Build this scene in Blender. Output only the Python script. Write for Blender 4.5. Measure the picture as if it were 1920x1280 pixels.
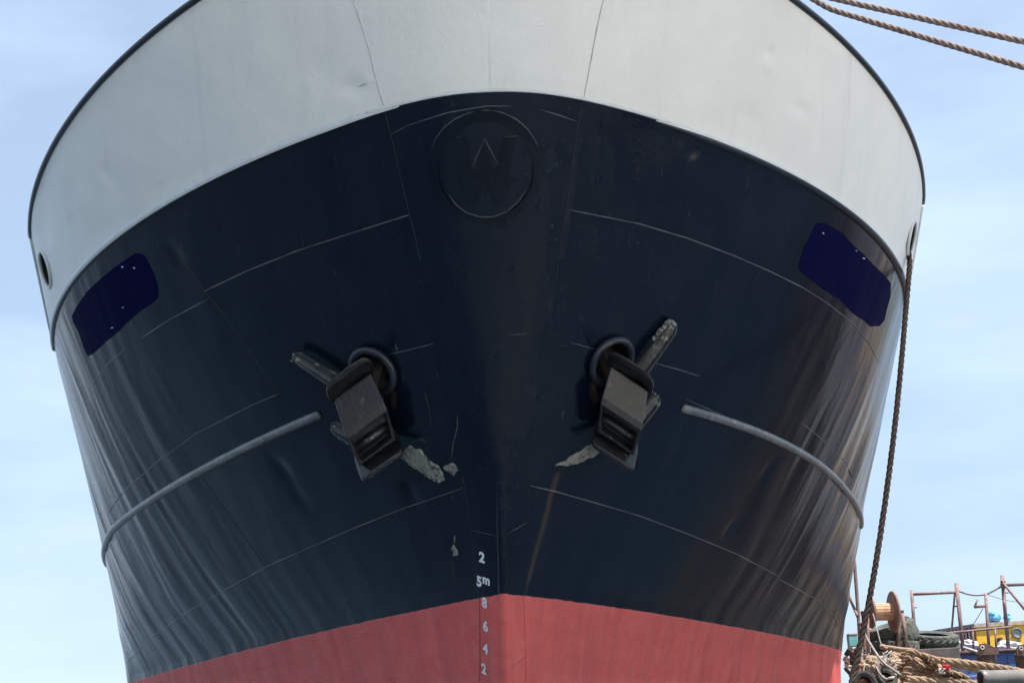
import bpy, bmesh, math, random
import numpy as np
from mathutils import Vector, Matrix
from mathutils.bvhtree import BVHTree
from mathutils.geometry import delaunay_2d_cdt

random.seed(7); RNG = np.random.default_rng(11)
scene = bpy.context.scene
COL = scene.collection
for o in list(bpy.data.objects): bpy.data.objects.remove(o)

# ------------------------------------------------------------------ camera
FPX, PITCH, ROLL = 2900.0, math.atan((1520 - 640) / 2900.0), 0.04964
_f = Vector((0, math.cos(PITCH), math.sin(PITCH)))
_r = Vector((1, 0, 0)); _u = Vector((0, -math.sin(PITCH), math.cos(PITCH)))
cr, sr = math.cos(ROLL), math.sin(ROLL)
CX = _r * cr - _u * sr; CY = _r * sr + _u * cr
cam = bpy.data.cameras.new('camera'); camo = bpy.data.objects.new('camera', cam); COL.objects.link(camo)
camo.matrix_world = Matrix(((CX.x, CY.x, -_f.x, 0), (CX.y, CY.y, -_f.y, 0), (CX.z, CY.z, -_f.z, 0), (0, 0, 0, 1)))
cam.sensor_width = 36; cam.lens = 36 * FPX / 1920; cam.clip_start = 0.1; cam.clip_end = 9000
scene.camera = camo
scene.render.resolution_x, scene.render.resolution_y = 1024, 682

# ------------------------------------------------------------------ sky, sun, exposure
SUN_EL, SUN_AZ = math.radians(68), math.radians(126)      # azimuth measured from +Y towards +X
world = bpy.data.worlds.new('World'); scene.world = world; world.use_nodes = True
wn = world.node_tree.nodes; wl = world.node_tree.links
for n in list(wn): wn.remove(n)
out = wn.new('ShaderNodeOutputWorld'); bg = wn.new('ShaderNodeBackground'); bg.inputs[1].default_value = 0.064
sky = wn.new('ShaderNodeTexSky'); sky.sky_type = 'NISHITA'; sky.sun_disc = False
sky.sun_elevation = SUN_EL; sky.sun_rotation = SUN_AZ; sky.air_density = 1.0; sky.dust_density = 1.6; sky.ozone_density = 1.6
tc = wn.new('ShaderNodeTexCoord')
mp = wn.new('ShaderNodeMapping'); mp.inputs['Scale'].default_value = (1.6, 1.6, 5.5); mp.inputs['Rotation'].default_value = (0.0, 0.06, 0)
nz = wn.new('ShaderNodeTexNoise'); nz.inputs['Scale'].default_value = 1.7; nz.inputs['Detail'].default_value = 5; nz.inputs['Roughness'].default_value = 0.5
rp = wn.new('ShaderNodeMapRange'); rp.inputs['From Min'].default_value = 0.40; rp.inputs['From Max'].default_value = 0.72
rp.inputs['To Min'].default_value = 0.40; rp.inputs['To Max'].default_value = 0.76
mx = wn.new('ShaderNodeMix'); mx.data_type = 'RGBA'; mx.inputs['B'].default_value = (6.3, 7.9, 10.2, 1)
wl.new(tc.outputs['Generated'], mp.inputs['Vector']); wl.new(mp.outputs[0], nz.inputs['Vector'])
wl.new(nz.outputs[0], rp.inputs['Value']); wl.new(rp.outputs[0], mx.inputs['Factor'])
wl.new(sky.outputs[0], mx.inputs['A']); wl.new(mx.outputs['Result'], bg.inputs[0]); wl.new(bg.outputs[0], out.inputs[0])

sl = bpy.data.lights.new('sun', 'SUN'); sl.energy = 5.0; sl.angle = math.radians(1.2); sl.color = (1.0, 0.95, 0.87)
so = bpy.data.objects.new('sun', sl); COL.objects.link(so)
sd = Vector((math.sin(SUN_AZ) * math.cos(SUN_EL), math.cos(SUN_AZ) * math.cos(SUN_EL), math.sin(SUN_EL)))
so.rotation_euler = sd.to_track_quat('Z', 'Y').to_euler(); so.location = sd * 60
vs = scene.view_settings; vs.view_transform = 'Standard'; vs.look = 'None'; vs.exposure = 1.2; vs.gamma = 1; vs.use_curve_mapping = False

# ------------------------------------------------------------------ helpers
def ray(px, py):
    return (_f * FPX + CX * (px - 960) - CY * (py - 640)).normalized()
def at(px, py, D):
    d = ray(px, py); return d * (D / d.y)
def obj(name, verts, faces, mat=None, parent=None, smooth=True, mats=None, midx=None):
    me = bpy.data.meshes.new(name); me.from_pydata([tuple(v) for v in verts], [], [tuple(f) for f in faces])
    for m in (mats or ([mat] if mat else [])): me.materials.append(m)
    if midx is not None: me.polygons.foreach_set('material_index', list(midx))
    me.polygons.foreach_set('use_smooth', [smooth] * len(me.polygons)); me.update()
    o = bpy.data.objects.new(name, me); COL.objects.link(o)
    if parent: o.parent = parent
    return o
def tag(o, label=None, cat=None, group=None, kind=None):
    for k, v in (('label', label), ('category', cat), ('group', group), ('kind', kind)):
        if v: o[k] = v
    return o
def thing(name, label, cat, loc=(0, 0, 0), group=None):
    o = bpy.data.objects.new(name, None); COL.objects.link(o); o.location = loc
    o.empty_display_size = 0.2
    return tag(o, label, cat, group)
def put(o, root):        # parent a mesh built in world coordinates under an Empty that stands at its base
    o.parent = root; o.matrix_parent_inverse = Matrix.Translation(-root.location); return o
class MB:
    def __init__(s): s.v = []; s.f = []; s.m = []
    def add(s, v, f, m=0):
        n = len(s.v); s.v += [Vector(p) for p in v]; s.f += [[i + n for i in q] for q in f]; s.m += [m] * len(f); return s
    def box(s, c, ax, h, m=0, bev=0.0):
        c = Vector(c); X, Y, Z = [Vector(a).normalized() for a in ax]
        bm = bmesh.new(); bmesh.ops.create_cube(bm, size=2)
        for v in bm.verts: v.co = Vector((v.co.x * h[0], v.co.y * h[1], v.co.z * h[2]))
        if bev: bmesh.ops.bevel(bm, geom=list(bm.edges), offset=bev, segments=2, affect='EDGES', profile=0.6)
        bm.verts.ensure_lookup_table(); bm.normal_update()
        flip = X.cross(Y).dot(Z) < 0
        v = [c + X * p.co.x + Y * p.co.y + Z * p.co.z for p in bm.verts]
        f = [[w.index for w in (reversed(q.verts) if flip else q.verts)] for q in bm.faces]; bm.free()
        return s.add(v, f, m)
    def tube(s, path, r, n=8, m=0, closed=False, caps=True, up=None):
        v, f = tube_mesh(path, r, n, closed, caps); return s.add(v, f, m)
    def build(s, name, mat, parent=None, smooth=True, mats=None):
        return obj(name, s.v, s.f, mat, parent, smooth, mats, s.m if mats else None)
def frames(P, closed=False):
    n = len(P); T = []
    for i in range(n):
        a = P[(i - 1) % n] if (closed or i > 0) else P[i]; b = P[(i + 1) % n] if (closed or i < n - 1) else P[i]
        T.append((b - a).normalized())
    ref = Vector((0, 0, 1)) if abs(T[0].z) < 0.9 else Vector((1, 0, 0))
    N = [(ref - T[0] * ref.dot(T[0])).normalized()]
    for i in range(1, n):
        q = N[-1] - T[i] * N[-1].dot(T[i]); N.append(q.normalized())
    return T, N, [T[i].cross(N[i]) for i in range(n)]
def tube_mesh(path, r, n=8, closed=False, caps=True):
    P = [Vector(p) for p in path]; T, N, B = frames(P, closed); v = []; f = []
    for i, p in enumerate(P):
        ri = r[i] if hasattr(r, '__len__') else r
        for k in range(n):
            a = 2 * math.pi * k / n; v.append(p + N[i] * (ri * math.cos(a)) + B[i] * (ri * math.sin(a)))
    L = len(P)
    for i in range(L if closed else L - 1):
        j = (i + 1) % L
        for k in range(n): f.append((i * n + k, i * n + (k + 1) % n, j * n + (k + 1) % n, j * n + k))
    if caps and not closed:
        f.append(tuple(reversed(range(n)))); f.append(tuple((L - 1) * n + k for k in range(n)))
    return v, f
def resample(path, step):
    P = np.array([tuple(p) for p in path]); d = np.r_[0, np.cumsum(np.linalg.norm(np.diff(P, axis=0), axis=1))]
    n = max(2, int(d[-1] / step) + 1); t = np.linspace(0, d[-1], n)
    return [Vector([np.interp(x, d, P[:, k]) for k in range(3)]) for x in t]
def catmull(pts, k=8):
    P = [Vector(p) for p in pts]; P = [P[0] * 2 - P[1]] + P + [P[-1] * 2 - P[-2]]; o = []
    for i in range(1, len(P) - 2):
        a, b, c, d = P[i - 1:i + 3]
        for j in range(k):
            t = j / k
            o.append(0.5 * ((2 * b) + (c - a) * t + (2 * a - 5 * b + 4 * c - d) * t * t + (3 * b - a - 3 * c + d) * t ** 3))
    o.append(P[-2]); return o
def rope_mesh(mb, path, R, pitch=None, strands=3, n=6, m=0):
    pitch = pitch or R * 7.5
    P = resample(path, pitch / 9); T, N, B = frames(P)
    for st in range(strands):
        q = []
        for i in range(len(P)):
            a = 2 * math.pi * (st / strands + i / 9); rr = R * 0.5
            q.append(P[i] + N[i] * (rr * math.cos(a)) + B[i] * (rr * math.sin(a)))
        mb.tube(q, R * 0.56, n, m)
    return mb

# ------------------------------------------------------------------ materials
def new_mat(name):
    m = bpy.data.materials.new(name); m.use_nodes = True
    nt = m.node_tree; b = nt.nodes['Principled BSDF']; return m, nt.nodes, nt.links, b
def mat(name, c1, c2=None, scale=6.0, rough=0.6, bump=0.0, bscale=30.0, metal=0.0, spec=0.5, c3=None, s3=18.0, t3=0.62, r3=0.06, stretch=None, coord='Object'):
    m, N, L, b = new_mat(name)
    t = N.new('ShaderNodeTexCoord'); src = t.outputs[coord]
    if stretch:
        q = N.new('ShaderNodeMapping'); q.inputs['Scale'].default_value = stretch; L.new(src, q.inputs['Vector']); src = q.outputs[0]
    b.inputs['Roughness'].default_value = rough; b.inputs['Metallic'].default_value = metal
    b.inputs['Specular IOR Level'].default_value = spec
    n1 = N.new('ShaderNodeTexNoise'); n1.inputs['Scale'].default_value = scale; n1.inputs['Detail'].default_value = 6; L.new(src, n1.inputs['Vector'])
    r = N.new('ShaderNodeMapRange'); r.inputs['From Min'].default_value = 0.33; r.inputs['From Max'].default_value = 0.67; L.new(n1.outputs[0], r.inputs['Value'])
    mxn = N.new('ShaderNodeMix'); mxn.data_type = 'RGBA'; mxn.inputs['A'].default_value = (*c1, 1); mxn.inputs['B'].default_value = (*(c2 or c1), 1); L.new(r.outputs[0], mxn.inputs['Factor'])
    col = mxn.outputs['Result']
    if c3:
        n3 = N.new('ShaderNodeTexNoise'); n3.inputs['Scale'].default_value = s3; n3.inputs['Detail'].default_value = 8; n3.inputs['Roughness'].default_value = 0.65; L.new(src, n3.inputs['Vector'])
        r2 = N.new('ShaderNodeMapRange'); r2.inputs['From Min'].default_value = t3; r2.inputs['From Max'].default_value = t3 + r3; L.new(n3.outputs[0], r2.inputs['Value'])
        m3 = N.new('ShaderNodeMix'); m3.data_type = 'RGBA'; m3.inputs['B'].default_value = (*c3, 1); L.new(col, m3.inputs['A']); L.new(r2.outputs[0], m3.inputs['Factor']); col = m3.outputs['Result']
    L.new(col, b.inputs['Base Color'])
    if bump:
        nb = N.new('ShaderNodeTexNoise'); nb.inputs['Scale'].default_value = bscale; nb.inputs['Detail'].default_value = 5; L.new(src, nb.inputs['Vector'])
        bp = N.new('ShaderNodeBump'); bp.inputs['Strength'].default_value = 1.0; bp.inputs['Distance'].default_value = bump; L.new(nb.outputs[0], bp.inputs['Height']); L.new(bp.outputs[0], b.inputs['Normal'])
    return m

class NG:     # tiny node-graph helper for the hull materials
    def __init__(s, name):
        s.m, s.N, s.L, s.b = new_mat(name)
    def node(s, t, **k):
        n = s.N.new(t)
        for a, v in k.items(): setattr(n, a, v)
        return n
    def put(s, sock, v):
        if hasattr(v, 'links') or isinstance(v, bpy.types.NodeSocket): s.L.new(v, sock)
        else: sock.default_value = v
    def noise(s, vec, scale, detail=5, rough=0.55):
        n = s.node('ShaderNodeTexNoise'); s.put(n.inputs['Vector'], vec); n.inputs['Scale'].default_value = scale
        n.inputs['Detail'].default_value = detail; n.inputs['Roughness'].default_value = rough; return n.outputs[0]
    def mapping(s, vec, scale, loc=(0, 0, 0), rot=(0, 0, 0)):
        n = s.node('ShaderNodeMapping'); s.put(n.inputs['Vector'], vec); n.inputs['Scale'].default_value = scale
        n.inputs['Location'].default_value = loc; n.inputs['Rotation'].default_value = rot; return n.outputs[0]
    def rng(s, v, a, b, c=0.0, d=1.0):
        n = s.node('ShaderNodeMapRange'); s.put(n.inputs['Value'], v)
        for k, x in (('From Min', a), ('From Max', b), ('To Min', c), ('To Max', d)): n.inputs[k].default_value = x
        return n.outputs[0]
    def math(s, op, a, b=0.0):
        n = s.node('ShaderNodeMath', operation=op); s.put(n.inputs[0], a); s.put(n.inputs[1], b); return n.outputs[0]
    def mix(s, f, a, b):
        n = s.node('ShaderNodeMix', data_type='RGBA'); s.put(n.inputs['Factor'], f)
        s.put(n.inputs['A'], a if isinstance(a, bpy.types.NodeSocket) else (*a, 1)); s.put(n.inputs['B'], b if isinstance(b, bpy.types.NodeSocket) else (*b, 1)); return n.outputs['Result']
    def bump(s, h, dist, normal=None):
        n = s.node('ShaderNodeBump'); n.inputs['Strength'].default_value = 1.0; n.inputs['Distance'].default_value = dist
        s.put(n.inputs['Height'], h)
        if normal: s.put(n.inputs['Normal'], normal)
        return n.outputs[0]

ZG, ZF, ZD, ZC, ZB, ZA = 1.8063, 2.6828, 3.4872, 4.6038, 5.2457, 6.2681

def hull_material():
    g = NG('hull_paint')
    uv = g.node('ShaderNodeUVMap', uv_map='plate').outputs[0]
    ob = g.node('ShaderNodeTexCoord').outputs['Object']
    sep = g.node('ShaderNodeSeparateXYZ'); g.put(sep.inputs[0], uv)
    st = g.node('ShaderNodeAttribute', attribute_name='stain').outputs['Fac']
    flank_mask = g.node('ShaderNodeAttribute', attribute_name='flank_mask').outputs['Fac']
    # paint line
    wob = g.math('MULTIPLY', g.math('SUBTRACT', g.noise(uv, 9.0, 3), 0.5), 0.02)
    red = g.rng(g.math('ADD', sep.outputs[1], wob), ZG + 0.003, ZG - 0.003)
    # pale streaks down the frames: part dirt, part sky reflection put into the colour
    s1 = g.noise(g.mapping(uv, (3.6, 0.55, 1)), 1.0, 6, 0.6)
    s2 = g.noise(g.mapping(uv, (16.0, 1.2, 1), (3, 1, 0)), 1.0, 5, 0.6)
    s3 = g.noise(uv, 2.2, 5, 0.6)
    blk = g.mix(g.rng(s3, 0.35, 0.65), (0.0016, 0.0042, 0.0125), (0.003, 0.0062, 0.0155))
    dirt_sheen = g.math('MULTIPLY', g.rng(g.math('ADD', g.math('MULTIPLY', s1, 0.6), g.math('MULTIPLY', s2, 0.4)), 0.43, 0.63), flank_mask)
    blk = g.mix(g.math('MULTIPLY', dirt_sheen, 0.6), blk, (0.15, 0.145, 0.135))
    spk = g.rng(g.noise(ob, 26.0, 7, 0.72), 0.665, 0.70)
    blk = g.mix(g.math('MULTIPLY', spk, 0.5), blk, (0.10, 0.10, 0.10))
    scf = g.rng(g.noise(g.mapping(ob, (5, 5, 3.2)), 1.0, 8, 0.78), 0.60, 0.72)
    blk = g.mix(g.math('MULTIPLY', scf, 0.22), blk, (0.055, 0.056, 0.062))
    scr = g.rng(g.noise(g.mapping(uv, (40, 3.5, 1)), 1.0, 6, 0.7), 0.665, 0.70)
    blk = g.mix(g.math('MULTIPLY', scr, 0.55), blk, (0.09, 0.085, 0.08))
    rd = g.mix(g.rng(g.noise(uv, 5.0, 6, 0.6), 0.35, 0.65), (0.73, 0.115, 0.095), (0.78, 0.15, 0.128))
    rd = g.mix(g.math('MULTIPLY', g.rng(g.noise(ob, 7.0, 8, 0.75), 0.52, 0.68), 0.4), rd, (0.74, 0.22, 0.19))
    rd = g.mix(g.math('MULTIPLY', g.rng(g.noise(g.mapping(uv, (5, .5, 1)), 1.0, 5), 0.45, 0.7), 0.55), rd, (0.50, 0.095, 0.09))
    rd = g.mix(g.math('MULTIPLY', g.rng(g.noise(g.mapping(uv, (22, 1.4, 1), (5, 2, 0)), 1.0, 6, .7), 0.62, 0.72), 0.5), rd, (0.74, 0.25, 0.22))
    col = g.mix(red, blk, rd)
    sn = g.rng(g.noise(ob, 30.0, 5, 0.65), 0.3, 0.6, 0.35, 1.0)
    col = g.mix(g.math('MULTIPLY', st, sn), col, (0.085, 0.05, 0.03))
    g.put(g.b.inputs['Base Color'], col)
    ro = g.rng(s3, 0.3, 0.7, 0.09, 0.17)
    g.b.inputs['Specular IOR Level'].default_value = 0.25
    g.put(g.b.inputs['Specular IOR Level'], g.rng(red, 0, 1, 0.27, 0.2))
    ro = g.math('ADD', ro, g.math('MULTIPLY', dirt_sheen, 0.10))
    ro = g.math('ADD', ro, g.math('MULTIPLY', red, 0.28))
    g.put(g.b.inputs['Roughness'], ro)
    h = g.math('ADD', g.math('MULTIPLY', g.math('MULTIPLY', s2, flank_mask), 1.3), g.math('MULTIPLY', g.noise(ob, 60.0, 4), 0.10))
    b1 = g.bump(h, 0.006)
    fine = g.math('ADD', g.math('MULTIPLY', g.noise(ob, 14.0, 6, 0.6), 0.5), g.math('MULTIPLY', g.math('MULTIPLY', g.noise(ob, 30.0, 6, 0.75), red), 2.6))
    g.put(g.b.inputs['Normal'], g.bump(fine, 0.0045, b1))
    return g.m
def bulwark_material():
    g = NG('white_bulwark_paint')
    uv = g.node('ShaderNodeUVMap', uv_map='plate').outputs[0]
    ob = g.node('ShaderNodeTexCoord').outputs['Object']
    c = g.mix(g.rng(g.noise(ob, 1.6, 5), 0.3, 0.7), (0.745, 0.735, 0.70), (0.80, 0.785, 0.745))
    c = g.mix(g.math('MULTIPLY', g.rng(g.noise(g.mapping(uv, (6, .7, 1)), 1.0, 6, .6), 0.55, 0.8), 0.4), c, (0.53, 0.53, 0.51))
    c = g.mix(g.math('MULTIPLY', g.rng(g.noise(ob, 11.0, 8, .7), 0.70, 0.74), 0.5), c, (0.36, 0.35, 0.33))
    g.put(g.b.inputs['Base Color'], c)
    g.put(g.b.inputs['Roughness'], g.rng(g.noise(ob, 5, 4), .3, .7, .38, .55))
    h = g.math('ADD', g.math('MULTIPLY', g.noise(ob, 3.2, 3, 0.5), 1.0), g.math('MULTIPLY', g.rng(g.noise(ob, 12.0, 3, .5), .66, .74), 0.12))
    b1 = g.bump(h, 0.012)
    g.put(g.b.inputs['Normal'], g.bump(g.noise(ob, 55.0, 4, .6), 0.0022, b1))
    return g.m
M = {}
M['hull'] = hull_material(); M['white'] = bulwark_material()
M['black'] = mat('black_gloss_paint', (0.008, 0.011, 0.018), (0.014, 0.016, 0.022), 9, 0.3, 0.003, 40, c3=(0.10, 0.09, 0.085), s3=22, t3=0.66)
M['bar_grey'] = mat('worn_bar_paint', (0.09, 0.096, 0.10), (0.17, 0.175, 0.175), 6, 0.33, 0.003, 40, c3=(0.28, 0.275, 0.265), s3=14, t3=0.56, r3=0.1)
M['seam'] = mat('weld_bead_lit', (0.016, 0.02, 0.028), (0.11, 0.115, 0.12), 2.6, 0.32, 0.002, 60)  # grey that puts the gleam of lit seams into the colour
M['seam_unlit'] = mat('weld_bead_unlit', (0.006, 0.008, 0.013), (0.012, 0.014, 0.02), 8, 0.35, 0.002, 60)  # near-black copy for seams facing away from the light, shade in the colour
M['seam_white'] = mat('white_weld_bead', (0.6, 0.61, 0.6), (0.45, 0.45, 0.44), 12, 0.45, 0.004, 60)
M['digit'] = mat('white_mark_paint', (0.78, 0.78, 0.76), (0.68, 0.68, 0.66), 30, 0.5, 0.001, 60)
M['navy'] = mat('navy_redaction', (0.0006, 0.0005, 0.030), (0.0008, 0.0006, 0.034), 9, 0.7, 0.001, 40, spec=0.05)  # flat colour of the redaction marks, not paint of the ship
M['mud'] = mat('dried_mud', (0.19, 0.18, 0.15), (0.29, 0.275, 0.23), 10, 0.9, 0.02, 30, spec=0.2, c3=(0.05, 0.046, 0.04), s3=17, t3=0.54, r3=.08)
M['iron'] = mat('worn_anchor_iron', (0.007, 0.007, 0.008), (0.018, 0.017, 0.017), 9, 0.30, 0.0035, 22, spec=0.5, c3=(0.10, 0.085, 0.07), s3=12, t3=0.60)
M['iron_pale'] = mat('muddy_anchor_iron', (0.02, 0.02, 0.02), (0.055, 0.052, 0.047), 8, 0.40, 0.004, 26, c3=(0.20, 0.185, 0.155), s3=12, t3=0.58)
M['rust'] = mat('rusty_steel', (0.13, 0.055, 0.03), (0.05, 0.03, 0.025), 14, 0.8, 0.006, 40)
M['hole'] = mat('pipe_inside', (0.012, 0.011, 0.011), (0.03, 0.02, 0.015), 9, 0.8)
M['rope'] = mat('weathered_hawser', (0.17, 0.125, 0.108), (0.25, 0.19, 0.165), 18, 0.95, 0.006, 90, spec=0.1)
M['rope_dark'] = mat('tarred_rope', (0.018, 0.012, 0.010), (0.036, 0.023, 0.019), 12, 0.9, 0.006, 90, spec=0.2)
M['deck'] = mat('deck_paint', (0.12, 0.13, 0.13), (0.18, 0.18, 0.17), 3, 0.7)

# ------------------------------------------------------------------ the setting: sea and quay
def sheet(name, pts, z, m, kind='structure'):
    o = obj(name, [(x, y, z) for x, y in pts], [tuple(range(len(pts)))], m, None, False); o['kind'] = kind; return o
def sea_mat():
    g = NG('harbour_water'); ob = g.node('ShaderNodeTexCoord').outputs['Object']
    g.b.inputs['Base Color'].default_value = (0.018, 0.042, 0.065, 1); g.b.inputs['Roughness'].default_value = 0.12
    h = g.math('ADD', g.noise(ob, 0.7, 5, .55), g.math('MULTIPLY', g.noise(ob, 3.0, 4, .6), 0.35))
    g.put(g.b.inputs['Normal'], g.bump(h, 0.35)); return g.m
M['sea'] = sea_mat()
M['quay'] = mat('quay_concrete', (0.44, 0.42, 0.385), (0.52, 0.495, 0.455), 0.8, 0.9, 0.01, 14, c3=(0.16, 0.15, 0.14), s3=2.2, t3=0.6, r3=0.15)
sheet('sea', [(-3500, -3500), (3500, -3500), (3500, 6000), (-3500, 6000)], -2.45, M['sea'])
q = MB(); QP = [(-4, -80), (90, -80), (90, 24), (30, 16), (12, 11.5), (6.0, 5.5), (1.2, 2.5), (-4, -1.0)]
n = len(QP); q.add([(x, y, -1.65) for x, y in QP] + [(x, y, -6) for x, y in QP], [tuple(range(n))] + [(i + n, (i + 1) % n + n, (i + 1) % n, i) for i in range(n)])
qo = q.build('quay', M['quay'], None, False); qo['kind'] = 'structure'

# ------------------------------------------------------------------ the ship
YAW, X0, Y0 = 0.04211, -0.1832, 13.4673
CO = np.array([[5.23329, -0.30005, 0.01, -0.01134], [9.25644, 0.07313, -1.19345, -0.37441],
               [1.05101, 0.83769, 0.23492, -0.05544], [0.89355, -0.38230, 0.08115, 0.16711]])
PA = (4.8741, 7.1239, 1.7797, 0.688)
SHP = np.polyfit([ZG, ZF, ZD, ZC, ZB], [-0.028, 0.02, 0.008, 0.012, 0.017], 2)
def shw(zeta): return np.polyval(SHP, np.clip(zeta, ZG - 0.3, ZB))
def stem_t(zeta):
    zz = zeta - ZG; zc = np.maximum(zz, -1.5)
    return -(0.59488 * zc + 0.06567 * zc * zc) - (zz - zc) * 0.35
def to_world(X, S, Z):
    return np.stack([X0 + X * math.cos(YAW) - S * math.sin(YAW), Y0 + S * math.cos(YAW) + X * math.sin(YAW), Z], -1)
EPS = lambda z: np.interp(z, [ZG - .5, ZG, ZF, ZD, ZB], [0.010, 0.010, 0.012, 0.05, 0.13])
def nose(s, e): return s + e * np.exp(-s / e) - e * 0.4
def hull_pt(side, s, zeta):
    """side (-1, +1), distance aft of the stem, level -> world"""
    s = np.asarray(s, float); zeta = np.asarray(zeta, float)
    u = np.clip((zeta - ZG) / 3.3, -0.32, 1.1)
    pr = [sum(CO[i, k] * u ** k for k in range(4)) for i in range(4)]
    B = np.minimum(pr[0], 5.16); p = np.maximum(pr[2], 1.08); q_ = np.minimum(pr[3], 0.97)
    tt = np.clip(1 - s / pr[1], 0, 1)
    b = B * np.clip(1 - tt ** p, 0, 1) ** q_
    low = np.clip((zeta + 3.1) / 1.6, 0, 1); b = b * (1 - (1 - low) ** 2.6 * 0.9)
    return to_world(side * b, stem_t(zeta) + nose(s, EPS(zeta)), zeta - shw(zeta) * np.minimum(s, 12))
def rail_pt(side, s):
    s = np.asarray(s, float); tt = np.clip(1 - s / PA[1], 0, 1)
    b = PA[0] * np.clip(1 - tt ** PA[2], 0, 1) ** PA[3]
    return to_world(side * b, stem_t(ZA) + nose(s, 0.15), ZA - 0.054 * s)
def vnoise(x, y, seed):
    r = np.random.default_rng(seed).random((64, 64)); xi = np.floor(x).astype(int); yi = np.floor(y).astype(int)
    fx = x - xi; fy = y - yi; fx = fx * fx * (3 - 2 * fx); fy = fy * fy * (3 - 2 * fy)
    g = lambda a, b: r[a % 64, b % 64]
    return (g(xi, yi) * (1 - fx) + g(xi + 1, yi) * fx) * (1 - fy) + (g(xi, yi + 1) * (1 - fx) + g(xi + 1, yi + 1) * fx) * fy - 0.5

NS = 430
s_half = np.r_[12.0 * (np.arange(NS + 1) / NS) ** 1.6, [13, 15, 18, 22, 27, 32, 37]]
SG = np.r_[-s_half[::-1][:-1], s_half]                # signed s: port/starboard through the stem
zrow = np.r_[-3.1, -2.9, -2.5, -2, -1.3, -0.6, 0, 0.5, np.arange(0.9, ZB - 0.01, 0.021), ZB]
SS, ZZ = np.meshgrid(np.abs(SG), zrow); SIDE = np.sign(SG)[None, :] * np.ones_like(SS)
SIDE[SIDE == 0] = 1
P0 = hull_pt(SIDE, SS, ZZ)
def grid_normals(P):
    du = np.gradient(P, axis=1); dv = np.gradient(P, axis=0); n = np.cross(du, dv)
    return n / (np.linalg.norm(n, axis=-1, keepdims=True) + 1e-12)
N0 = grid_normals(P0)
if N0[150, 10 + 100, 0] * SIDE[150, 110] < 0: N0 = -N0
def grid_faces(r, c, flip=False, skip=None):
    i, j = np.meshgrid(np.arange(r - 1), np.arange(c - 1), indexing='ij'); a = (i * c + j).ravel()
    f = np.stack([a, a + 1, a + c + 1, a + c], -1)
    if flip: f = f[:, ::-1]
    return f if skip is None else f[~skip.ravel()]
hr, hc = SS.shape
HF = grid_faces(hr, hc)
# bulwark grid, ruled between the knuckle and the rail, with a raked aft end
wv = np.linspace(0, 1, 46); sb_half = 6.1 * (np.arange(261) / 260) ** 1.6
SBG = np.r_[-sb_half[::-1][:-1], sb_half]
SB, WB = np.meshgrid(np.abs(SBG), wv); SBS = np.sign(SBG)[None, :] * np.ones_like(SB); SBS[SBS == 0] = 1
SBe = SB * (1 - 0.055 * WB)
PB0 = hull_pt(SBS, SB * 1.0, ZB) * (1 - WB[..., None]) + rail_pt(SBS, SBe) * WB[..., None]
NB0 = grid_normals(PB0)
if NB0[20, 60, 0] * SBS[20, 60] < 0: NB0 = -NB0
br, bc = SB.shape; BF = grid_faces(br, bc)
allv = np.concatenate([P0.reshape(-1, 3), PB0.reshape(-1, 3)]); allf = np.concatenate([HF, BF + hr * hc])
BV = BVHTree.FromPolygons(allv.tolist(), allf.tolist())
ORIG = Vector((0, 0, 0))
def hit(px, py, bv=None):
    p, nrm, i, d = (bv or BV).ray_cast(ORIG, ray(px, py))
    if p is None: return None, None
    if nrm.dot(ray(px, py)) > 0: nrm = -nrm
    return p, nrm

# dents in the plating: (px, py, radius across, radius along frame, depth)
disp = np.zeros_like(SS); dispB = np.zeros_like(SB)
side_k = np.clip((SS - 1.6) / 2.6, 0, 1); side_k = side_k * side_k * (3 - 2 * side_k)
off = np.where(SIDE < 0, 17.3, 0.0)
warp = vnoise(SS * 0.7 + off, ZZ * 0.9 + 5, 3) * 1.5
amp = 0.45 + 1.3 * np.clip(vnoise(SS * 0.5 + off, ZZ * 0.55 + 9, 5) + 0.45, 0, 1)
lowk = np.clip((ZC + 0.3 - ZZ) / 1.2, 0.25, 1)
disp += 0.0034 * amp * side_k * lowk * np.sin(2 * np.pi * (SS + warp * 0.35) / 0.56)
disp += 0.015 * (0.25 + 0.75 * side_k) * lowk * vnoise(SS * 2.3 + off + warp, ZZ * 0.55 + SS * 0.15, 8)
disp += 0.005 * (0.2 + 0.8 * side_k) * vnoise(SS * 6.1 + off + warp, ZZ * 0.9 + 3, 12)
rid = lambda a, b, sd: 0.5 - 2 * np.abs(vnoise(a, b, sd))
disp += 0.013 * side_k * lowk * rid(SS * 1.7 + off + warp * .8, ZZ * 0.5 + SS * .2, 41)
disp += 0.0085 * side_k * (0.3 + 0.7 * lowk) * rid(SS * 3.7 + off + warp, ZZ * 0.8 + 7, 43)
disp += 0.0040 * side_k * vnoise(SS * 10.5 + off + warp * 2, ZZ * 1.7 + 3, 44)
disp += (0.013 * vnoise(SS * 1.7 + off, ZZ * 1.9 + 4, 45) + 0.006 * rid(SS * 2.6 + off, ZZ * 1.3 + 2, 47) + 0.003 * vnoise(SS * 5.1 + off, ZZ * 4.3 + 4, 46)) * (1 - 0.5 * side_k)
disp += 0.010 * vnoise(SS * 0.9 + off, ZZ * 1.1, 21)
dents = [(905, 690, .10, .10, .014), (530, 880, .10, .28, .022), (800, 470, .07, .08, .012), (820, 500, .05, .1, .008), (770, 930, .10, .16, .018),
         (1370, 990, .10, .2, .02), (1300, 285, .05, .05, .009), (640, 540, .12, .12, .008), (960, 690, .1, .2, .008), (330, 480, .08, .2, .014),
         (1265, 855, .10, .06, .010), (1210, 520, .06, .06, .006), (560, 930, .10, .25, .014), (1440, 880, .1, .25, .015), (700, 620, .2, .2, .008)]
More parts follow.
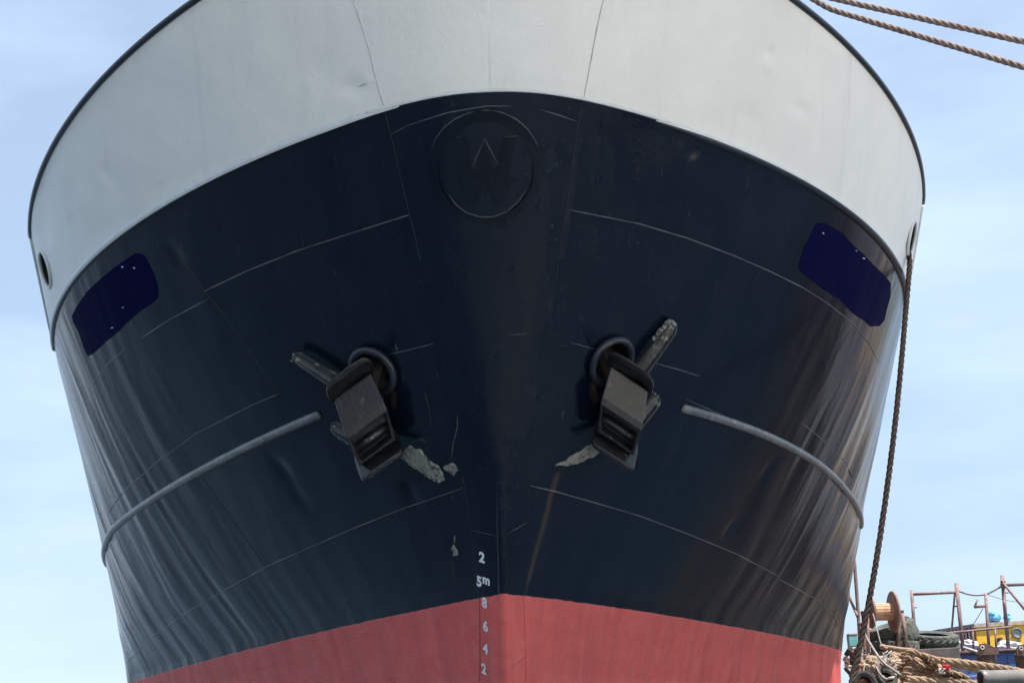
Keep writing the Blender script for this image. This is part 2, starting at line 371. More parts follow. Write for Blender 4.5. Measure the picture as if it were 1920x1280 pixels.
for (a, b, r1, r2, dp) in dents:
    p, nn = hit(a, b)
    d = P0 - np.array(p); dz = d[..., 2]; dh = np.linalg.norm(d[..., :2], axis=-1)
    disp -= dp * np.exp(-(dh / r1) ** 2 - (dz / r2) ** 2)
for (a, b, r1, r2, dp) in [(1440, 100, .05, .05, .018), (1442, 128, .035, .12, -.010), (660, 165, .13, .06, .02), (690, 150, .04, .05, -.012), (600, 130, .2, .12, .014),
                           (1500, 205, .12, .04, .012), (1400, 220, .2, .06, .008), (140, 420, .1, .25, .012), (200, 330, .08, .3, .012), (250, 300, .1, .3, -.008), (1270, 185, .02, .02, .01), (1600, 330, .08, .3, .014)]:
    p, nn = hit(a, b)
    d = PB0 - np.array(p); dz = d[..., 2]; dh = np.linalg.norm(d[..., :2], axis=-1)
    dispB -= dp * np.exp(-(dh / r1) ** 2 - (dz / r2) ** 2)
dispB += 0.018 * vnoise(SB * 1.3 + 40 * (SBS < 0), WB * 1.2, 31) + 0.008 * vnoise(SB * 3.3 + 40 * (SBS < 0), WB * 2.5, 33)
edge = np.clip(np.minimum(WB, 1 - WB) / 0.08, 0, 1); dispB *= edge
disp *= np.clip((ZB - ZZ) / 0.1, 0, 1) * np.clip((ZZ - 0.4) / 0.5, 0, 1) * np.clip((12.5 - SS), 0, 1) * np.clip(SS / 0.12, 0, 1)
P1 = P0 + N0 * disp[..., None]; PB1 = PB0 + NB0 * dispB[..., None]
# the hawse pipes pierce the hull: drop the faces inside each opening
HAWSE = []
for (a, b) in ((703, 693), (1143, 675)):
    p, nn = hit(a, b); HAWSE.append((p, nn))
cen = (P1[:-1, :-1] + P1[1:, 1:]) / 2; hole = np.zeros(cen.shape[:2], bool)
for p, nn in HAWSE: hole |= np.linalg.norm(cen - np.array(p), axis=-1) < 0.185
CHOCK = []
cenB = (PB1[:-1, :-1] + PB1[1:, 1:]) / 2; holeB = np.zeros(cenB.shape[:2], bool)
chock_px = (((83, 452), (102, 522)), ((1717, 392), (1703, 463)))
for sgn in (-1, 1):
    # the openings sit well aft in the bulwark, close to its raked end
    s0 = 5.15; a = hull_pt(sgn, s0, ZB); c = rail_pt(sgn, s0 * 0.945)
    mid = a * 0.56 + c * 0.44; t = hull_pt(sgn, s0 + 0.1, ZB) - hull_pt(sgn, s0 - 0.1, ZB); t = t / np.linalg.norm(t)
    upv = (c - a) - t * ((c - a) @ t); upv = upv / np.linalg.norm(upv); nn = np.cross(t, upv); nn = nn / np.linalg.norm(nn)
    if nn[0] * sgn < 0: nn = -nn
    CHOCK.append((Vector(mid), Vector(t), Vector(upv), Vector(nn)))
    d = cenB - mid; holeB |= ((d @ t) / 0.265) ** 2 + ((d @ upv) / 0.175) ** 2 < 1

ship = thing('ship', 'large ship bow with white bulwark, navy black hull and red underbody', 'ship', (X0, Y0, -2.45))
def plate_mesh(name, P, F, U, V, m, extra=None):
    o = obj(name, P.reshape(-1, 3).tolist(), F.tolist(), m); me = o.data
    uvl = me.uv_layers.new(name='plate'); li = np.empty(len(me.loops), int); me.loops.foreach_get('vertex_index', li)
    uv = np.stack([U.ravel()[li], V.ravel()[li]], -1).astype(np.float32); uvl.data.foreach_set('uv', uv.ravel())
    for k, arr in (extra or {}).items():
        at_ = me.attributes.new(k, 'FLOAT', 'POINT'); at_.data.foreach_set('value', arr.ravel().astype(np.float32))
    return put(o, ship)
# stain mask: rust and mud run below the right anchor, smaller runs elsewhere
stain = np.zeros_like(SS)
def runs(pts, w, k):
    global stain
    W = [hit(*p)[0] for p in pts]
    for a, b in zip(W[:-1], W[1:]):
        a = np.array(a); b = np.array(b); d = b - a; t = np.clip(((P0 - a) @ d) / (d @ d), 0, 1)
        e = np.linalg.norm(P0 - (a + t[..., None] * d), axis=-1); stain = np.maximum(stain, k * np.exp(-(e / w) ** 2))
runs([(1046, 890), (1035, 920), (1020, 985), (1003, 1040), (990, 1090)], 0.028, 0.75)
runs([(990, 1090), (984, 1118)], 0.018, 0.4)
runs([(1398, 1180), (1378, 1230), (1365, 1279)], 0.02, 0.3)
runs([(1115, 705), (1112, 730), (1118, 750)], 0.03, 0.8); runs([(738, 735), (738, 760)], 0.025, 0.6)
runs([(1090, 215), (1078, 300), (1066, 390), (1052, 480)], 0.02, 0.10)
runs([(850, 1050), (852, 1085)], 0.02, 0.25)
flank_mask = np.clip(0.04 + 0.96 * np.clip((SS - 2.0) / 4.5, 0, 1) ** 1.5 * np.clip(1.25 - (ZZ - ZD) / 2.6, 0.45, 1), 0, 1)  # grows aft, where the flanks get paler dirt and painted-in reflections
flip = None
def orient(P, F, N):
    a, b, c = P.reshape(-1, 3)[F[len(F) // 3][:3]]; n_ = np.cross(b - a, c - a)
    return F if n_ @ N.reshape(-1, 3)[F[len(F) // 3][0]] > 0 else F[:, ::-1]
HFo = orient(P1, grid_faces(hr, hc, False, hole), N0); BFo = orient(PB1, grid_faces(br, bc, False, holeB), NB0)
hull = plate_mesh('hull', P1, HFo, SG[None, :] * np.ones_like(SS) + 60, ZZ, M['hull'], dict(stain=stain, flank_mask=flank_mask))
bul = plate_mesh('bulwark', PB1, BFo, SBG[None, :] * np.ones_like(SB) + 60, WB, M['white'])
tag(hull, 'navy black plating over red underbody'); tag(bul, 'pale white steel bulwark')
sol = bul.modifiers.new('thickness', 'SOLIDIFY'); sol.thickness = 0.014; sol.offset = -1
BV1 = BVHTree.FromPolygons(np.concatenate([P1.reshape(-1, 3), PB1.reshape(-1, 3)]).tolist(), np.concatenate([HFo, BFo + hr * hc]).tolist())
# deck and transom close the shell
top = P0[-1]; dk = MB(); nn_ = len(top) // 2
dv = [Vector(p) + Vector((0, 0, 0.06)) for p in top]; L_ = len(dv)
dk.add(dv, [(i, i + 1, L_ - 2 - i, L_ - 1 - i) for i in range(0, nn_ - 1)] + [(nn_ - 1, nn_, nn_ + 1)])
put(dk.build('foredeck', M['deck'], None, False), ship)
tr = MB(); a = [Vector(P0[k, 0]) for k in range(hr)]; b = [Vector(P0[k, -1]) for k in range(hr)]
tr.add(a + b, [(k, k + 1, hr + k + 1, hr + k) for k in range(hr - 1)]); put(tr.build('transom', M['black'], None, False), ship)

def onhull(pts, off=0.0, step=14):
    """pixel polyline traced along the plating -> points on the plating"""
    o = []
    for (a, b), (c, d) in zip(pts[:-1], pts[1:]):
        k = max(1, int(math.hypot(c - a, d - b) / step))
        o += [(a + (c - a) * i / k, b + (d - b) * i / k) for i in range(k)]
    o.append(pts[-1]); w = []
    for p in o:
        h, nn = hit(*p, BV1)
        if h is not None: w.append(h + nn * off)
    return w
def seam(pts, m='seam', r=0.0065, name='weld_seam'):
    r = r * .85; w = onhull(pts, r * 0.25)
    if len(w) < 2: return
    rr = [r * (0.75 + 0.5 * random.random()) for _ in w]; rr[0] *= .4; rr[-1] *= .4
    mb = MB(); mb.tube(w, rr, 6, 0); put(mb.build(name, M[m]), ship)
S_ = seam
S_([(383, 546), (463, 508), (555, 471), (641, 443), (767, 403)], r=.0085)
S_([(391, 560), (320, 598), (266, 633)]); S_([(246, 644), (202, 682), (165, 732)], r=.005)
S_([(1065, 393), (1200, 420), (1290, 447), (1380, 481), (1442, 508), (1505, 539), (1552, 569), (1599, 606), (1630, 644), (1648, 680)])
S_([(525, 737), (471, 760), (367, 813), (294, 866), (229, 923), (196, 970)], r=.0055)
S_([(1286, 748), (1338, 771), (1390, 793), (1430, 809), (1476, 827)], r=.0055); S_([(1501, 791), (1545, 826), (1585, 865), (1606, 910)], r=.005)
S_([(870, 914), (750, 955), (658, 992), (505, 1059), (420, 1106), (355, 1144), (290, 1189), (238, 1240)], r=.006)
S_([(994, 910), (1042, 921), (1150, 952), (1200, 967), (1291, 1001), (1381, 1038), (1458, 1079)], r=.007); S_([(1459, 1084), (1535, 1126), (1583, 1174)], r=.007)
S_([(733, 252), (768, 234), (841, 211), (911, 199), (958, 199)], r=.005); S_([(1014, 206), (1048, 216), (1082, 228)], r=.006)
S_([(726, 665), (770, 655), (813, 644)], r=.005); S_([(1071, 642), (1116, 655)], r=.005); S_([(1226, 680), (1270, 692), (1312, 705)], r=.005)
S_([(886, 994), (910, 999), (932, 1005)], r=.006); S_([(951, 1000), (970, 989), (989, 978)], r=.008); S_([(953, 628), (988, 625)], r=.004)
for p in ([(721, 208), (735, 262), (754, 344), (768, 402), (777, 437), (790, 500)], [(314, 449), (385, 546), (437, 613), (516, 727), (545, 770)],
          [(335, 837), (359, 872)], [(379, 894), (430, 965), (497, 1061)], [(1092, 199), (1084, 238), (1072, 320), (1063, 393), (1056, 428), (1040, 540), (1028, 637)],
          [(1428, 506), (1405, 540)], [(1599, 612), (1570, 660)], [(867, 892), (874, 926), (884, 995), (891, 1060), (899, 1115), (900, 1166), (900, 1252), (899, 1279)], [(992, 916), (990, 1005)]):
    S_(p, 'seam_unlit', .0032)
M['seam_red'] = mat('red_weld_bead', (0.45, 0.07, 0.07), (0.55, 0.12, 0.11), 9, 0.5, 0.003, 60)
S_([(927, 1249), (945, 1250), (963, 1249), (987, 1228)], 'seam_red', .009); S_([(982, 1119), (985, 1218), (986, 1279)], 'seam_red', .004)
for p in ([(662, 0), (676, 40), (692, 92), (706, 150), (719, 198)], [(672, 163), (685, 156), (707, 153)], [(1131, 0), (1118, 60), (1106, 125), (1094, 186)]):
    S_(p, 'seam_white', .006)
# curling weld scars
for p in ([(741, 645), (745, 655), (744, 662)], [(819, 698), (823, 708)], [(796, 733), (806, 770), (808, 798)], [(857, 780), (858, 800), (850, 830), (846, 862)],
          [(773, 828), (790, 822), (800, 829)], [(1218, 510), (1214, 525)], [(931, 1005), (933, 1020), (924, 1032)]):
    S_(p, 'seam', .004, 'weld_scar')

# stem bar on the lower stem
mb = MB(); zs = np.linspace(3.25, -2.6, 60); pts = [Vector(hull_pt(1, 0.0, z)) - Vector((0, 0.012, 0)) * min(1, (3.25 - z) / .8) + Vector((0, .036, 0)) for z in zs]
stem_v, stem_f = tube_mesh(pts, [0.012 + 0.034 * min(1, (3.25 - z) / .9) for z in zs], 12)
so_ = obj('stem_bar', stem_v, stem_f, M['hull']); me = so_.data; uvl = me.uv_layers.new(name='plate')
for l in me.loops: uvl.data[l.index].uv = (60.0, stem_v[l.vertex_index].z)
put(so_, ship); tag(so_, 'rounded stem bar down the middle')

# half-round guards; each is half white, half black where the paint line runs along it
def halfround(name, path, r, label=None, split=None, m='black', n=14, taper=True):
    P = [Vector(p) for p in path]; T, N, B = frames(P); v = []; f = []; mi = []
    d0_ = (P[1] - P[0]).normalized(); P = [P[0], P[0] + d0_ * r * .25, P[0] + d0_ * r * .8] + P[1:]; T, N, B = frames(P)
    rr = [r] * len(P)
    if taper: rr[0] = r * .45; rr[1] = r * .8; rr[-1] = r * .25
    if split:
        for i_ in range(9): rr[i_] = r * (.15 + .85 * i_ / 9)
    for i, p in enumerate(P):
        upd = Vector((0, 0, 1)); upd = (upd - T[i] * upd.dot(T[i])).normalized(); sdv = T[i].cross(upd)
        for k in range(n):
            a = 2 * math.pi * k / n; v.append(p + upd * (rr[i] * math.cos(a)) + sdv * (rr[i] * math.sin(a)))
    for i in range(len(P) - 1):
        for k in range(n):
            f.append((i * n + k, i * n + (k + 1) % n, (i + 1) * n + (k + 1) % n, (i + 1) * n + k))
            a = (k + 0.5) / n * 360; d_up = min(a, 360 - a); mi.append(0 if split is None or d_up > split else 1)
    f += [tuple(reversed(range(n))), tuple((len(P) - 1) * n + k for k in range(n))]; mi += [0, 0]
    o = obj(name, v, f, mats=[M[m], M['white_trim']], midx=mi); put(o, ship)
    if label: tag(o, label)
    return o
M['white_trim'] = mat('white_trim_paint', (0.62, 0.635, 0.63), (0.55, 0.56, 0.55), 9, 0.4, 0.003, 40)
sv = np.linspace(0.30, 6.1, 110); halfround('knuckle_guard', [Vector(p) + Vector((.006, .0, -.004)) for p in hull_pt(-1, sv, ZB)], 0.036, 'half-round guard, white above and black below', 142)
sv = np.linspace(0.70, 6.1, 110); halfround('knuckle_guard', [Vector(p) + Vector((-.006, .0, -.014)) for p in hull_pt(1, sv, ZB)], 0.037, 'black half-round guard under the white', 98)
mb = MB(); mb.tube([Vector(hull_pt(-1 if x < 0 else 1, abs(x), ZB)) + Vector((0, -.012, .006)) for x in np.linspace(-.45, .9, 60)], .013, 8); put(mb.build('plate_lip', M['white_trim']), ship)
def lower_guard(px, sgn):
    S = []; Zt = []
    for p in px:
        h, nn = hit(*p)
        d = np.linalg.norm(P0 - np.array(h), axis=-1); i = np.unravel_index(d.argmin(), d.shape); S.append(SS[i]); Zt.append(ZZ[i])
    c = np.polyfit(S, Zt, 2); s_ = np.linspace(min(S), max(S) + 2.4, 100); z_ = np.polyval(c, np.minimum(s_, max(S)))
    halfround('side_guard', [Vector(p) for p in hull_pt(sgn, s_, z_)], 0.043, 'worn half-round guard bar along the side', None, 'bar_grey')
lower_guard([(599, 778), (485, 829), (404, 868), (322, 912), (262, 951), (213, 992)], -1)
lower_guard([(1278, 764), (1381, 796), (1472, 834), (1540, 875), (1583, 920)], 1)
# cap rail
sv = np.r_[-sb_half[::-1][:-1:3], sb_half[::3]]
cap = [Vector(rail_pt(-1 if s < 0 else 1, abs(s) * 0.945)) for s in sv]
mb = MB(); mb.tube(cap, 0.028, 10); put(mb.build('cap_rail', M['black']), ship)
for sgn in (-1, 1):
    mb = MB(); a = Vector(hull_pt(sgn, 6.1, ZB)); b = Vector(rail_pt(sgn, 6.1 * .945)); mb.tube([a + (b - a) * k / 6 for k in range(7)], 0.02, 8)
    put(mb.build('bulwark_end_bar', M['white_trim']), ship)
# mooring openings
for (c, t, u_, nn) in CHOCK:
    ring = [c + t * (0.27 * math.cos(a)) + u_ * (0.18 * math.sin(a)) for a in np.linspace(0, 2 * math.pi, 40, endpoint=False)]
    mb = MB(); mb.tube(ring, 0.017, 8, closed=True); co_ = put(mb.build('mooring_opening_rim', M['white_trim']), ship)
    mb = MB(); nn2 = (nn * -1); k = len(ring); mb.add([p + nn * .005 for p in ring] + [p + nn2 * 0.45 for p in ring] + [c + nn2 * .45], [(i, i + k, (i + 1) % k + k, (i + 1) % k) for i in range(k)] + [(i + k, 2 * k, (i + 1) % k + k) for i in range(k)])
    put(mb.build('mooring_opening_pipe', M['hole']), ship)
# hawse pipes with their collars
for p, nn in HAWSE:
    e1 = nn.cross(Vector((0, 0, 1))).normalized(); e2 = nn.cross(e1).normalized()
    ring = [p + nn * .035 + e1 * (.205 * math.cos(a)) + e2 * (.205 * math.sin(a)) for a in np.linspace(0, 2 * math.pi, 48, endpoint=False)]
    mb = MB(); mb.tube(ring, 0.036, 12, closed=True); put(mb.build('hawse_collar', M['black']), ship)
    inn = (-nn + Vector((0, .3, .55))).normalized(); k = len(ring)
    mb = MB(); mb.add(ring + [q_ + inn * 1.1 for q_ in ring] + [p + inn * 1.1], [(i, (i + 1) % k, (i + 1) % k + k, i + k) for i in range(k)] + [(i + k, (i + 1) % k + k, 2 * k) for i in range(k)])
    put(mb.build('hawse_pipe', M['hole']), ship)

# shapes laid on the plating from an outline: raised by 'th', filled, with a skirt down to the plate
def inside(x, y, poly):
    c = False; j = len(poly) - 1
    for i in range(len(poly)):
        if (poly[i][1] > y) != (poly[j][1] > y) and x < (poly[j][0] - poly[i][0]) * (y - poly[i][1]) / (poly[j][1] - poly[i][1]) + poly[i][0]: c = not c
        j = i
    return c
def subdiv(poly, step):
    o = []
    for (a, b), (c, d) in zip(poly, poly[1:] + poly[:1]):
        k = max(1, int(math.hypot(c - a, d - b) / step)); o += [(a + (c - a) * i / k, b + (d - b) * i / k) for i in range(k)]
    return o
def applique(name, poly, th, m, step=6, rough=0.0, label=None, holes=(), parent=None, dome=False):
    if dome: poly = [(x + random.gauss(0, 1.1), y + random.gauss(0, 1.1)) for x, y in subdiv(poly, 5)]
    out_ = subdiv(poly, step); n0 = len(out_); pts = [Vector(p) for p in out_]; edges = [(i, (i + 1) % n0) for i in range(n0)]
    loops = [list(range(n0))]
    for h in holes:
        hh = subdiv(h, step); b0 = len(pts); pts += [Vector(p) for p in hh]; edges += [(b0 + i, b0 + (i + 1) % len(hh)) for i in range(len(hh))]; loops.append(list(range(b0, b0 + len(hh))))
    xs = [p[0] for p in poly]; ys = [p[1] for p in poly]; y = min(ys) + step
    while y < max(ys):
        x = min(xs) + step
        while x < max(xs):
            jx, jy = x + random.uniform(-.25, .25) * step, y + random.uniform(-.25, .25) * step
            if inside(jx, jy, poly) and not any(inside(jx, jy, h) for h in holes): pts.append(Vector((jx, jy)))
            x += step
        y += step
    V2, E2, F2, ov, oe, of = delaunay_2d_cdt(pts, edges, [], 0, 1e-6)
    F2 = [f for f in F2 if inside(sum(V2[i].x for i in f) / len(f), sum(V2[i].y for i in f) / len(f), poly) and not any(inside(sum(V2[i].x for i in f) / len(f), sum(V2[i].y for i in f) / len(f), h) for h in holes)]
    bnd = set()
    for i in range(len(V2)):
        if any(k < sum(len(l) for l in loops) for k in ov[i]): bnd.add(i)
    v = []; low = []
    for i, p in enumerate(V2):
        h, nn = hit(p.x, p.y, BV1)
        if h is None: h, nn = hit(p.x, p.y)
        if h is None: return None
        k = 1.0
        if dome and i in bnd: k = 0.15
        v.append(h + nn * (th * k + (random.random() - .4) * rough * (0 if i in bnd else 1))); low.append(h - nn * .004)
    nV = len(v); faces = []
    for f in F2:
        a, b, c = v[f[0]], v[f[1]], v[f[2]]; nrm = (b - a).cross(c - a)
        faces.append(tuple(f) if nrm.dot(a) < 0 else tuple(reversed(f)))
    cnt = {}
    for f in faces:
        for a, b in zip(f, f[1:] + f[:1]): cnt[(a, b)] = 1
    for (a, b) in list(cnt):
        if (b, a) not in cnt: faces.append((b, a, a + nV, b + nV))
    o = obj(name, v + low, faces, m, None, dome or rough > 0); put(o, parent or ship)
    if label: tag(o, label)
    return o
def ell(cx, cy, rx, ry, k=64): return [(cx + rx * math.cos(2 * math.pi * i / k), cy + ry * math.sin(2 * math.pi * i / k)) for i in range(k)]
M['emblem'] = mat('emblem_paint', (0.0018, 0.0036, 0.009), (0.003, 0.005, 0.011), 5, 0.23, 0.001, 30, spec=0.24)
applique('emblem_ring', ell(911, 313, 103, 106), 0.016, M['emblem'], 7, label='raised ring of the emblem', holes=[ell(911, 318, 89, 90)])
Wp = [(849, 258), (872, 258), (890, 340), (909, 262), (928, 340), (945, 257), (968, 256), (943, 382), (925, 382), (910, 316), (893, 382), (874, 382)]
applique('emblem_letter', Wp, 0.016, M['emblem'], 6, label='raised letter W inside the ring')
S_([(808 + 0, 285), (816, 262), (832, 240), (855, 222), (880, 212), (911, 207), (940, 211), (968, 224), (990, 243), (1005, 268), (1012, 300)], r=.006, name='emblem_highlight')  # pale tubes added along the lit edges only, standing for highlights
S_([(842, 366), (856, 385), (876, 400), (900, 407), (925, 407), (950, 397), (972, 378), (986, 356)], r=.006, name='emblem_highlight')
S_([(849, 257), (871, 259)], r=.006, name='emblem_highlight'); S_([(946, 257), (968, 255)], r=.006, name='emblem_highlight')
S_([(884, 316), (909, 261), (938, 317)], r=.0035, name='emblem_highlight')
c4 = lambda pts, ox, oy, k: [(ox + a / k, oy + b / k) for a, b in pts]
LP = c4([(305, 740), (330, 690), (400, 590), (470, 525), (560, 450), (640, 395), (680, 370), (715, 368), (745, 390), (790, 480), (818, 560), (822, 630), (790, 665), (720, 710), (650, 770), (580, 840), (500, 905), (430, 970), (400, 985), (380, 945), (345, 840), (310, 775)], 40, 360, 3.2)
RP = c4([(470, 400), (490, 378), (530, 378), (590, 410), (640, 440), (700, 510), (760, 560), (830, 635), (890, 690), (928, 740), (925, 820), (905, 890), (890, 960), (860, 995), (805, 998), (770, 965), (700, 920), (620, 835), (560, 800), (480, 745), (400, 680), (375, 650), (385, 600), (410, 520), (440, 470)], 1380, 300, 3.2)
lp = applique('name_redaction', LP, 0.004, M['navy'], 7, label='flat navy redaction mark hiding the name, left in view')  # redaction marks modelled as added patches; the hull has no such paint
rp_ = applique('name_redaction', RP, 0.004, M['navy'], 7, label='flat navy redaction mark hiding the name, right in view')
for par, pts in ((lp, [(230, 500), (252, 502), (231, 576), (211, 614)]), (rp_, [(1543, 437), (1605, 470), (1619, 484)])):
    for k, (a, b) in enumerate(pts):
        w = random.uniform(1.0, 2.4); h_ = random.uniform(.6, 1.1); s_ = random.choice((-1, 1)) * .5
        applique('paint_fleck', [(a - w, b - h_ - s_ * w * .5), (a + w, b - h_ + s_ * w * .5), (a + w * .8, b + h_ + s_ * w * .5), (a - w, b + h_ * .6 - s_ * w * .5)], 0.006, M['digit'], 5, parent=ship)

# draught marks
def draught(txt, px, py, size=0.128):
    cu = bpy.data.curves.new('draught_mark', 'FONT'); cu.body = txt; cu.size = size; cu.align_x = 'CENTER'; cu.align_y = 'CENTER'; cu.offset = 0.006; cu.extrude = 0.0; cu.resolution_u = 4
    to = bpy.data.objects.new('tmp', cu); COL.objects.link(to); bpy.context.view_layer.update()
    me = bpy.data.meshes.new_from_object(to.evaluated_get(bpy.context.evaluated_depsgraph_get())); bpy.data.objects.remove(to)
    p, nn = hit(px, py, BV1); p2, _ = hit(px, py - 14, BV1); V_ = (p2 - p); V_ = (V_ - nn * V_.dot(nn)).normalized()
    U_ = V_.cross(nn).normalized(); U_ = (U_ + V_ * 0.04).normalized()
    if U_.x < 0: U_ = -U_
    vs_ = []
    for v in me.vertices:
        w = p + U_ * (v.co.x * .92) + V_ * v.co.y + nn * .25
        h, n2, _, _ = BV1.ray_cast(w, -nn); vs_.append(h + nn * .004 if h else w)
    fs = [tuple(q.vertices) for q in me.polygons]
    fs = [f if (vs_[f[1]] - vs_[f[0]]).cross(vs_[f[2]] - vs_[f[0]]).dot(nn) > 0 else tuple(reversed(f)) for f in fs]
    o = obj('draught_mark', vs_, fs, M['digit'], None, False); put(o, ship); bpy.data.meshes.remove(me)
    tag(o, 'white draught mark ' + txt)
for t, a, b in (('2', 904, 1045), ('8', 909, 1130), ('6', 911, 1174), ('4', 911, 1216), ('2', 908, 1254)): draught(t, a, b, .135)
draught('5', 899, 1090, .135); draught('m', 912, 1087, .12)

# mud thrown on to the hull by the anchors
cA = lambda pts: c4(pts, 500, 560, 3.3675); cB = lambda pts: c4(pts, 1000, 560, 3.3675)
applique('mud_patch', cA([(845, 1000), (870, 950), (900, 925), (980, 955), (1000, 990), (1080, 1055), (1110, 1100), (1125, 1145), (1090, 1165), (1040, 1145), (1000, 1120), (950, 1080), (900, 1050)]), .006, M['mud'], 4, .008, 'long clod of grey mud beside the left anchor', dome=True)
applique('mud_patch', cA([(1112, 1068), (1145, 1045), (1170, 1030), (1190, 1050), (1208, 1078), (1185, 1112), (1165, 1098), (1140, 1090)]), .005, M['mud'], 4, .006, 'small splash of grey mud', dome=True)
applique('mud_patch', cB([(125, 1065), (150, 1045), (200, 1020), (290, 960), (350, 925), (400, 903), (440, 930), (415, 965), (390, 990), (330, 1020), (280, 1042), (200, 1050), (160, 1055)]), .006, M['mud'], 4, .007, 'pale crescent of mud below the right anchor', dome=True)
applique('mud_patch', [(844, 1028), (852, 1022), (858, 1032), (858, 1040), (850, 1041)], .008, M['mud'], 4, .006, dome=True)
applique('mud_patch', [(850, 1008), (853, 1004), (854, 1012), (851, 1018)], .006, M['mud'], 4, .004, dome=True)

# ------------------------------------------------------------------ anchors
def off_hull(px, py, d):
    h, nn = hit(px, py); return h - h.normalized() * d
def lump(mb, c, r, seed, m=0, sq=(1, 1, 1), k=2):
    bm = bmesh.new(); bmesh.ops.create_icosphere(bm, subdivisions=k + 1, radius=1); rnd = random.Random(seed); ph = [rnd.uniform(0, 6) for _ in range(9)]
    bm.verts.ensure_lookup_table(); v = []
    for p in bm.verts:
        q = p.co; n_ = 1 + .22 * math.sin(3 * q.x + ph[0]) * math.sin(3.4 * q.y + ph[1]) + .16 * math.sin(6 * q.z + ph[2] + 3 * q.x) + .10 * math.sin(11 * q.x + ph[3]) * math.sin(12 * q.y + ph[4]) + .06 * rnd.uniform(-1, 1)
        v.append(Vector(c) + Vector((q.x * sq[0], q.y * sq[1], q.z * sq[2])) * (r * n_))
    mb.add(v, [[w.index for w in f.verts] for f in bm.faces], m); bm.free(); return mb
def loft(mb, secs, m=0):
    n = len(secs[0]); v = [p for s in secs for p in s]; f = []
    for i in range(len(secs) - 1):
        for k in range(n): f.append((i * n + k, i * n + (k + 1) % n, (i + 1) * n + (k + 1) % n, (i + 1) * n + k))
    f += [tuple(reversed(range(n))), tuple((len(secs) - 1) * n + k for k in range(n))]; return mb.add(v, f, m)
def bevel_obj(o, w, seg=2):
    b = o.modifiers.new('bevel', 'BEVEL'); b.width = w; b.segments = seg; b.limit_method = 'ANGLE'; b.angle_limit = math.radians(35)
def fix_normals(o):
    bm = bmesh.new(); bm.from_mesh(o.data); bmesh.ops.recalc_face_normals(bm, faces=bm.faces); bm.to_mesh(o.data); bm.free()
